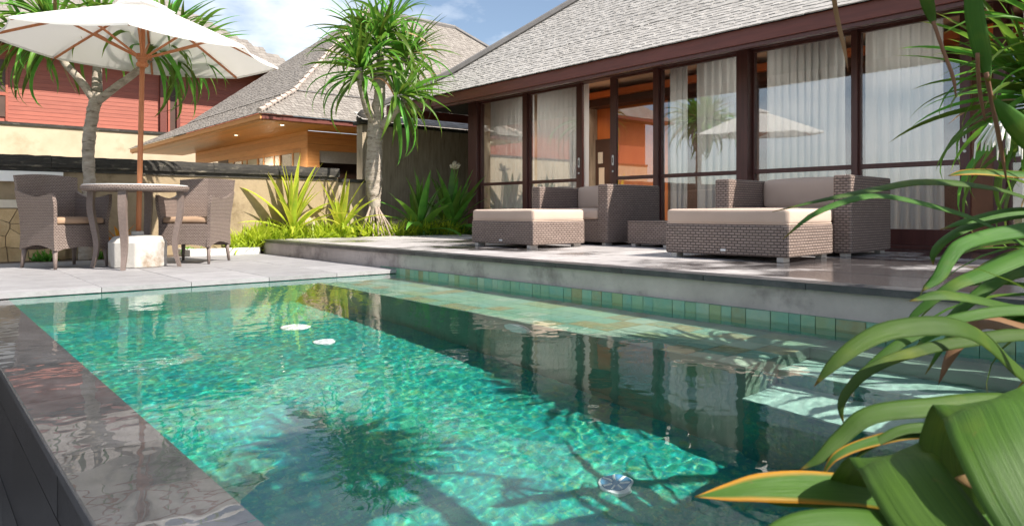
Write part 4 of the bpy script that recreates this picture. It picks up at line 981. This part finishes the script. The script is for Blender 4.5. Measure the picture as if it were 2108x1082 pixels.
# low spiky ground cover along the bed
def cover(name, label, spots, seed, hmin, hmax, mat='cover'):
    rg = random.Random(seed); mb = MB(); mb.uv = []
    for (cx_, cy_, cz_, n) in spots:
        for i in range(n):
            a = rg.uniform(0, 2 * PI); h_ = rg.uniform(hmin, hmax); e = R(rg.uniform(20, 85)); w_ = rg.uniform(.018, .034); dr = rg.uniform(.4, 1.3); p = Vector((cx_ + rg.gauss(0, .03), cy_ + rg.gauss(0, .03), cz_)); sd = Vector((-math.sin(a), math.cos(a), 0)); base_ = len(mb.v)
            for k in range(5):
                s = k / 4; ww = w_ * (1 - s ** 2) * .5 + .0008; mb.v += [tuple(p - sd * ww), tuple(p + sd * ww)]; mb.uv += [(s * .9, 0), (s * .9, 1)]
                an = e - dr * s; p = p + Vector((math.cos(a) * math.cos(an), math.sin(a) * math.cos(an), math.sin(an))) * (h_ / 4)
            for k in range(4): q = base_ + 2 * k; mb.f.append((q, q + 2, q + 3, q + 1))
    return tag(part(name, mb, mat, None, smooth=True), label, 'ground cover', None, 'stuff')
rg = random.Random(17); spots = []
for i in range(150): x_ = rg.uniform(3.42, 6.7); spots.append((x_, rg.uniform(8.98, 9.34), .15, 17))
for i in range(34): spots.append((rg.uniform(3.15, 3.75), rg.uniform(8.98, 9.3), .05, 24))
cover('ground_cover', 'yellow-green spiky ground cover filling the bed along the terrace end', spots, 3, .22, .42)
spots = [(rg.uniform(5.9, 7.2), rg.uniform(8.98, 9.6), .15, 14) for i in range(60)]
cover('ground_cover', 'dark green spiky ground cover in front of the tall wall', spots, 4, .12, .28, 'greenleaf')
spots = [(bed(x_, 9.15) + rg.uniform(-.1, .1), 9.15 + rg.uniform(-.08, .1), .035, 16) for x_ in (98, 105, 112, 204, 210, 216, 390, 410, 250) for q in range(2)]
cover('ground_cover', 'small grassy tufts at the foot of the garden wall', spots, 5, .08, .16, 'greenleaf')
# orange croton behind the table
t = thing('croton_plant', 'small plant with orange and yellow leaves behind the round table', 'plant', (bed(248, 8.95), 8.95, .03)); CRO = leaf_mesh('leaf', 'croton', .22, .5, 1.5, 8, .3)
rg = random.Random(6)
for i in range(13): put_leaf(CRO, t, (0, 0, .12), i * 2.4, R(rg.uniform(15, 85)), rg.uniform(.22, .36), rg.uniform(-.4, .4), .9)
part('stem', MB().tube([(bed(248, 8.95), 8.95, .03), (bed(248, 8.95), 8.95, .17)], .012, 6), 'stalk', t)
def boulder(label, c, r_, seed):
    mb = MB(); n, m_ = 16, 10
    def fn(u, v):
        a, b_ = u * 2 * PI, v * PI; d = Vector((math.sin(b_) * math.cos(a), math.sin(b_) * math.sin(a), math.cos(b_)))
        q = 1 + .22 * noise.noise(d * 1.7 + Vector((seed, 0, 0))) + .07 * noise.noise(d * 4 + Vector((seed, 3, 0))); return (c[0] + d.x * r_ * q, c[1] + d.y * r_ * q * .8, c[2] + d.z * r_ * q * 1.05)
    o = part('boulder', mb.grid(fn, n, m_), 'rock', None, smooth=True); o.modifiers.new('weld', 'WELD').merge_threshold = .001
    return tag(o, label, 'boulder', 'boulders in the bed')
boulder('tan boulder behind the yellow-green plants', (bed(632, 9.32), 9.3, .32), .17, 1)
boulder('brown boulder right of the stilt roots', (bed(820, 9.33), 9.3, .28), .15, 5)

# ------------------------------------------------------------------ foreground lily leaves
def strap(parent, pts, mat, up=.55, fold=.18, n=26, m_=6, ribs=0., side=None):
    """leaf ribbon through (column, row, distance, width in columns) points, base first; the last point is the tip"""
    P = catmull([atF(x, y, F) if len(q) == 0 else q[0] for (x, y, F, w, *q) in pts], n); Wd = catmull([(p[3] / FPX * p[2], 0, 0) for p in pts], n)
    mb = MB(); mb.uv = []
    for i, p in enumerate(P):
        t_ = (P[min(i + 1, n)] - P[max(i - 1, 0)]).normalized(); v = (Vector((0, 0, CZ)) - p).normalized(); nn = (v * (1 - up) + Vector((0, 0, 1)) * up); nn = (nn - t_ * nn.dot(t_)).normalized(); sd = t_.cross(nn)
        if side is not None: sd = (side - t_ * side.dot(t_) * .35).normalized(); nn = sd.cross(t_).normalized(); nn = nn if nn.z > -.2 or nn.dot(v) > 0 else -nn
        w_ = max(Wd[i].x, .0006) / max(.85, abs(nn.dot(v)))
        for j in range(m_ + 1):
            a = j / m_ * 2 - 1; mb.v.append(tuple(p + sd * (a * w_ / 2) + nn * (-abs(a) ** 1.5 * fold * w_ / 2 + ribs * w_ * math.sin(a * 9)))); mb.uv.append((i / n, .5 + a / 2))
    for i in range(n):
        for j in range(m_): a = i * (m_ + 1) + j; mb.f.append((a, a + m_ + 1, a + m_ + 2, a + 1))
    o = part('leaf', mb, mat, parent, smooth=True); o.modifiers.new('thickness', 'SOLIDIFY').thickness = .0007; return o
lb = Vector((2.45, .12, .06)); LB = (2460, 520, 1.9)
lily = thing('lily_clump', 'clump of long arching strap leaves at the right pool edge', 'plant', tuple(lb), 'strap-leaved lilies at the pool edge')
A = [(2480, 560, 1.95, 30), (2300, 480, 1.9, 34), (2108, 403, 1.8, 32), (2007, 379, 1.72, 29), (1896, 373, 1.66, 24), (1807, 388, 1.6, 17), (1690, 412, 1.56, 9), (1590, 436, 1.54, 1)]
strap(lily, A, 'lily')
strap(lily, [(2480, 640, 1.9, 34), (2280, 590, 1.8, 38), (2108, 500, 1.7, 36), (2007, 448, 1.64, 31), (1896, 416, 1.58, 24), (1815, 402, 1.54, 20), (1755, 409, 1.5, 17), (1674, 441, 1.47, 11), (1612, 492, 1.45, 1)], 'lily')
strap(lily, [(2450, 420, 2.1, 20), (2250, 362, 2.0, 30), (2108, 357, 1.95, 30), (2030, 352, 1.92, 27), (1985, 354, 1.9, 18), (1952, 362, 1.9, 1)], 'lilyedge')
strap(lily, [(2450, 560, 2.0, 24), (2220, 450, 1.9, 26), (2108, 440, 1.85, 24), (2007, 461, 1.8, 21), (1946, 493, 1.77, 17), (1922, 522, 1.76, 13), (1921, 545, 1.76, 1)], 'lily')
strap(lily, [(2450, 520, 1.95, 24), (2250, 440, 1.85, 26), (2108, 432, 1.8, 26), (2000, 452, 1.78, 18), (1935, 473, 1.77, 1)], 'lily')
strap(lily, [(2400, 600, 1.7, 30), (2200, 480, 1.6, 32), (2080, 477, 1.55, 30), (1988, 499, 1.5, 26), (1955, 530, 1.48, 24), (1932, 570, 1.46, 20), (1898, 600, 1.45, 1)], 'lily', .3)
strap(lily, [(2400, 600, 1.6, 30), (2200, 500, 1.5, 36), (2108, 525, 1.45, 38), (2020, 562, 1.42, 34), (1960, 588, 1.4, 24), (1890, 640, 1.4, 15), (1865, 668, 1.4, 1)], 'lily')
strap(lily, [(2450, 720, 1.5, 50), (2250, 650, 1.4, 56), (2108, 633, 1.3, 54), (2010, 612, 1.25, 48), (1940, 605, 1.22, 34), (1872, 620, 1.2, 1)], 'lily', .6)
strap(lily, [(2420, 760, 1.45, 40), (2250, 700, 1.35, 40), (2108, 650, 1.3, 36), (2000, 660, 1.28, 30), (1930, 680, 1.26, 22), (1880, 720, 1.26, 1)], 'lily', .5)
strap(lily, [(2400, 930, 1.25, 60), (2240, 860, 1.18, 66), (2108, 765, 1.1, 62), (2035, 700, 1.06, 56), (1961, 668, 1.03, 50), (1841, 675, 1.0, 42), (1769, 706, .98, 32), (1712, 752, .97, 22), (1676, 795, .97, 1)], 'lily', .45)
strap(lily, [(2350, 760, 1.3, 30), (2150, 690, 1.2, 30), (1980, 702, 1.14, 26), (1865, 728, 1.1, 22), (1790, 760, 1.08, 20), (1748, 800, 1.07, 17), (1731, 835, 1.06, 13), (1736, 870, 1.06, 1)], 'lily', .4)
strap(lily, [(2350, 700, 1.3, 26), (2150, 640, 1.22, 26), (1990, 650, 1.18, 22), (1880, 690, 1.16, 20), (1800, 745, 1.15, 15), (1752, 790, 1.15, 1)], 'lily', .4)
strap(lily, [(2350, 740, 1.35, 30), (2150, 690, 1.28, 32), (2030, 660, 1.22, 30), (1985, 690, 1.2, 26), (1955, 735, 1.19, 18), (1932, 790, 1.19, 1)], 'deadleaf', .3)
strap(lily, [(2350, 700, 1.4, 20), (2150, 640, 1.3, 24), (2040, 655, 1.26, 22), (1960, 690, 1.24, 16), (1905, 770, 1.24, 1)], 'lily', .5)
strap(lily, [(2400, 660, 1.7, 26), (2200, 560, 1.65, 30), (2090, 560, 1.6, 28), (2020, 600, 1.58, 24), (1950, 660, 1.56, 14), (1905, 700, 1.56, 1)], 'lily', .5)
lily2 = thing('lily_clump', 'nearest clump of broad folded leaves at the lower right corner', 'plant', (1.35, .05, .06), 'strap-leaved lilies at the pool edge')
strap(lily2, [(2350, 900, 1.0, 46), (2108, 830, .95, 48), (1913, 836, .92, 42), (1793, 852, .9, 36), (1730, 900, .89, 28), (1690, 940, .88, 20), (1645, 968, .88, 1)], 'lily', .45)
strap(lily2, [(2300, 960, .95, 26), (2100, 900, .92, 26), (1908, 888, .9, 24), (1793, 908, .88, 20), (1722, 938, .87, 15), (1692, 980, .87, 1)], 'lilyedge', .4)
strap(lily2, [(2200, 1010, .9, 22), (2000, 900, .9, 24), (1880, 880, .89, 20), (1800, 912, .88, 14), (1752, 952, .88, 1)], 'lily', .4)
strap(lily2, [(2300, 1130, .92, 50), (2050, 1060, .88, 56), (1817, 1014, .83, 56), (1722, 1004, .81, 56), (1640, 1000, .80, 56), (1560, 1003, .79, 48), (1500, 1012, .785, 32), (1430, 1022, .78, 1)], 'lilyedge', .25, .12, 30, 8)
strap(lily2, [(2250, 1150, .90, 50), (2000, 1085, .86, 58), (1830, 1036, .83, 56), (1700, 1022, .81, 40), (1610, 1028, .80, 22), (1570, 1032, .80, 1)], 'lily', .3, .2, 26, 8)
sdv = RT + Vector((0, 0, .22))
strap(lily2, [(1850, 1200, .92, 60), (1800, 1090, .88, 90), (1778, 1010, .83, 120), (1800, 955, .79, 118), (1838, 936, .75, 133), (1872, 980, .70, 144), (1925, 1055, .66, 155), (2000, 1150, .62, 143), (2070, 1250, .60, 60)], 'lily', .2, .16, 44, 12, .006, sdv)
strap(lily2, [(2080, 1200, .92, 80), (2010, 1050, .87, 120), (1985, 940, .82, 150), (2000, 855, .77, 151), (2036, 824, .72, 168), (2072, 890, .67, 180), (2128, 1000, .63, 186), (2190, 1120, .60, 168), (2240, 1220, .58, 80)], 'lily', .2, .16, 44, 12, .006, sdv)
strap(lily2, [(2200, 1230, .74, 60), (1980, 1130, .70, 84), (1830, 1090, .67, 86), (1700, 1082, .65, 76), (1610, 1096, .64, 50), (1550, 1130, .63, 1)], 'lily', .45, .2, 30, 8, .005)
strap(lily2, [(2200, 1000, .90, 60), (2060, 940, .87, 64), (1985, 930, .85, 56), (1975, 965, .84, 40), (2010, 1010, .83, 1)], 'deadleaf', .3, .2, 26, 6)
# flower of the lily, drooping white filaments
fb = atF(2082, 268, 1.95)
fl_ = part('flower_stem', MB().tube([Vector((2.62, .22, .3)), Vector((2.6, .35, .7)), fb], [.012, .010, .008], 8), 'stalk', lily, smooth=True)
rg = random.Random(2)
for k in range(20):
    a = k * 2.4; d = Vector((math.cos(a), math.sin(a), 0)); r_ = rg.uniform(.04, .10)
    part('petal', MB().tube([fb, fb + d * r_ * .6 + Vector((0, 0, .02)), fb + d * r_ + Vector((0, 0, -.03)), fb + d * r_ * 1.05 + Vector((0, 0, -.065 * rg.uniform(.6, 1.2)))], [.004, .005, .004, .0015], 5), 'petal', fl_)
# fine-leaved pandanus over the terrace corner
B = Vector((3.75, .28, .02)); hd = atF(2110, 165, 2.75); hd2 = atF(2190, 60, 2.6)
pd3 = pandanus('slender pandanus with thin leaves reaching in at the upper right', tuple(B), ([tuple(B), tuple(B.lerp(hd, .35) + Vector((.25, -.2, .0))), tuple(B.lerp(hd, .7) + Vector((.22, -.16, .06))), tuple(hd + Vector((.05, -.05, -.05)))], [.05, .045, .04, .035]),
    [([tuple(B.lerp(hd, .7) + Vector((.22, -.16, .06))), tuple(hd2)], [.03, .025])],
    [(tuple(hd), (-.25, .35, .55), .55), (tuple(hd2), (-.2, .3, .8), .45)], 71, 150, .52, 'pandanus trees')
# the taller tree beside the viewer: its shade falls on the pool, its long leaves hang into the top right corner
B = Vector((2.25, -.35, .05)); h1, h2 = Vector((1.9, -.08, 1.95)), Vector((2.35, .10, 2.15))
near = pandanus('tall pandanus whose long hanging leaves dangle at the top right edge', tuple(B), ([tuple(B), (2.3, -.35, .7), (2.2, -.30, 1.3)], [.09, .075, .075]),
    [([(2.2, -.30, 1.3), (2.05, -.2, 1.7), tuple(h1)], [.06, .05, .04]), ([(2.2, -.30, 1.3), (2.35, -.1, 1.75), tuple(h2)], [.06, .05, .04])],
    [(tuple(h1), (-.3, .1, 1), .5), (tuple(h2), (.2, .2, 1), .5)], 91, 240, .48)
def from_head(h, pts): return [(0, 0, 1.4, 14, h), (0, 0, 1.4, 18, h.lerp(atF(*pts[0][:3]), .55) + Vector((0, 0, .22)))] + pts
strap(near, from_head(h1, [(2040, -140, 1.42, 30), (2008, -40, 1.45, 30), (2005, 20, 1.46, 34), (2018, 90, 1.47, 34), (2030, 140, 1.48, 20), (2036, 168, 1.48, 6)]), 'lily', .1)
strap(near, from_head(h1, [(1890, -140, 1.46, 18), (1900, -50, 1.48, 24), (1908, 0, 1.49, 25), (1918, 36, 1.5, 16), (1923, 52, 1.5, 5)]), 'lily', .1)
def stalk(pts, r_): part('dry_stalk', MB().tube(catmull([atF(*p) for p in pts], 10), [r_] * 8 + [r_ * .8, r_ * .6, r_ * .3], 7), 'brownstalk', near, smooth=True)
stalk([(2030, 150, 1.48), (2040, 200, 1.5), (2058, 290, 1.52), (2072, 372, 1.54)], .0048); stalk([(2012, 110, 1.47), (2016, 180, 1.5), (2028, 250, 1.52)], .004)
stalk([(1921, 44, 1.5), (1940, 100, 1.5), (1962, 160, 1.5), (1968, 200, 1.5)], .0038)
strap(near, from_head(h1, [(1700, -120, 1.55, 8), (1712, -40, 1.58, 9), (1722, 30, 1.6, 9), (1738, 100, 1.6, 7), (1746, 148, 1.6, 1)]), 'deadleaf', .1)
strap(lily, [(2260, 330, 1.6, 40), (2150, 300, 1.5, 44), (2100, 262, 1.46, 40), (2064, 224, 1.44, 22), (2042, 196, 1.44, 1)], 'lily', .2)
LILY = [leaf_mesh('leaf', 'lily', .062, d, 1.5, 14, .3, tw, lambda s: min(1, .55 + s * 1.8) * (1 - s ** 2.4) + .01) for d, tw in ((1.2, .2), (1.7, -.3), (2.2, .2), (2.7, -.2))]
rg = random.Random(23)
for (o, n, zz) in ((lily, 18, .04), (lily2, 8, .04)):
    for i in range(n):
        az = R(rg.uniform(60, 185)); put_leaf(LILY[i % 4], o, (rg.gauss(0, .08), rg.gauss(0, .05), zz), az, R(rg.uniform(38, 78)), rg.uniform(.75, 1.15) * (1 if o is lily else .6), rg.uniform(-.4, .4), rg.uniform(.7, 1.1))
lily4 = thing('lily_clump', 'clump of thin arching leaves beside the terrace corner', 'plant', (3.6, .15, .06), 'strap-leaved lilies at the pool edge')
for i in range(12):
    az = R(rg.uniform(60, 170)); put_leaf(LILY[i % 4], lily4, (rg.gauss(0, .07), rg.gauss(0, .05), .04), az, R(rg.uniform(35, 82)), rg.uniform(.7, 1.2), rg.uniform(-.4, .4), rg.uniform(.6, 1.0))
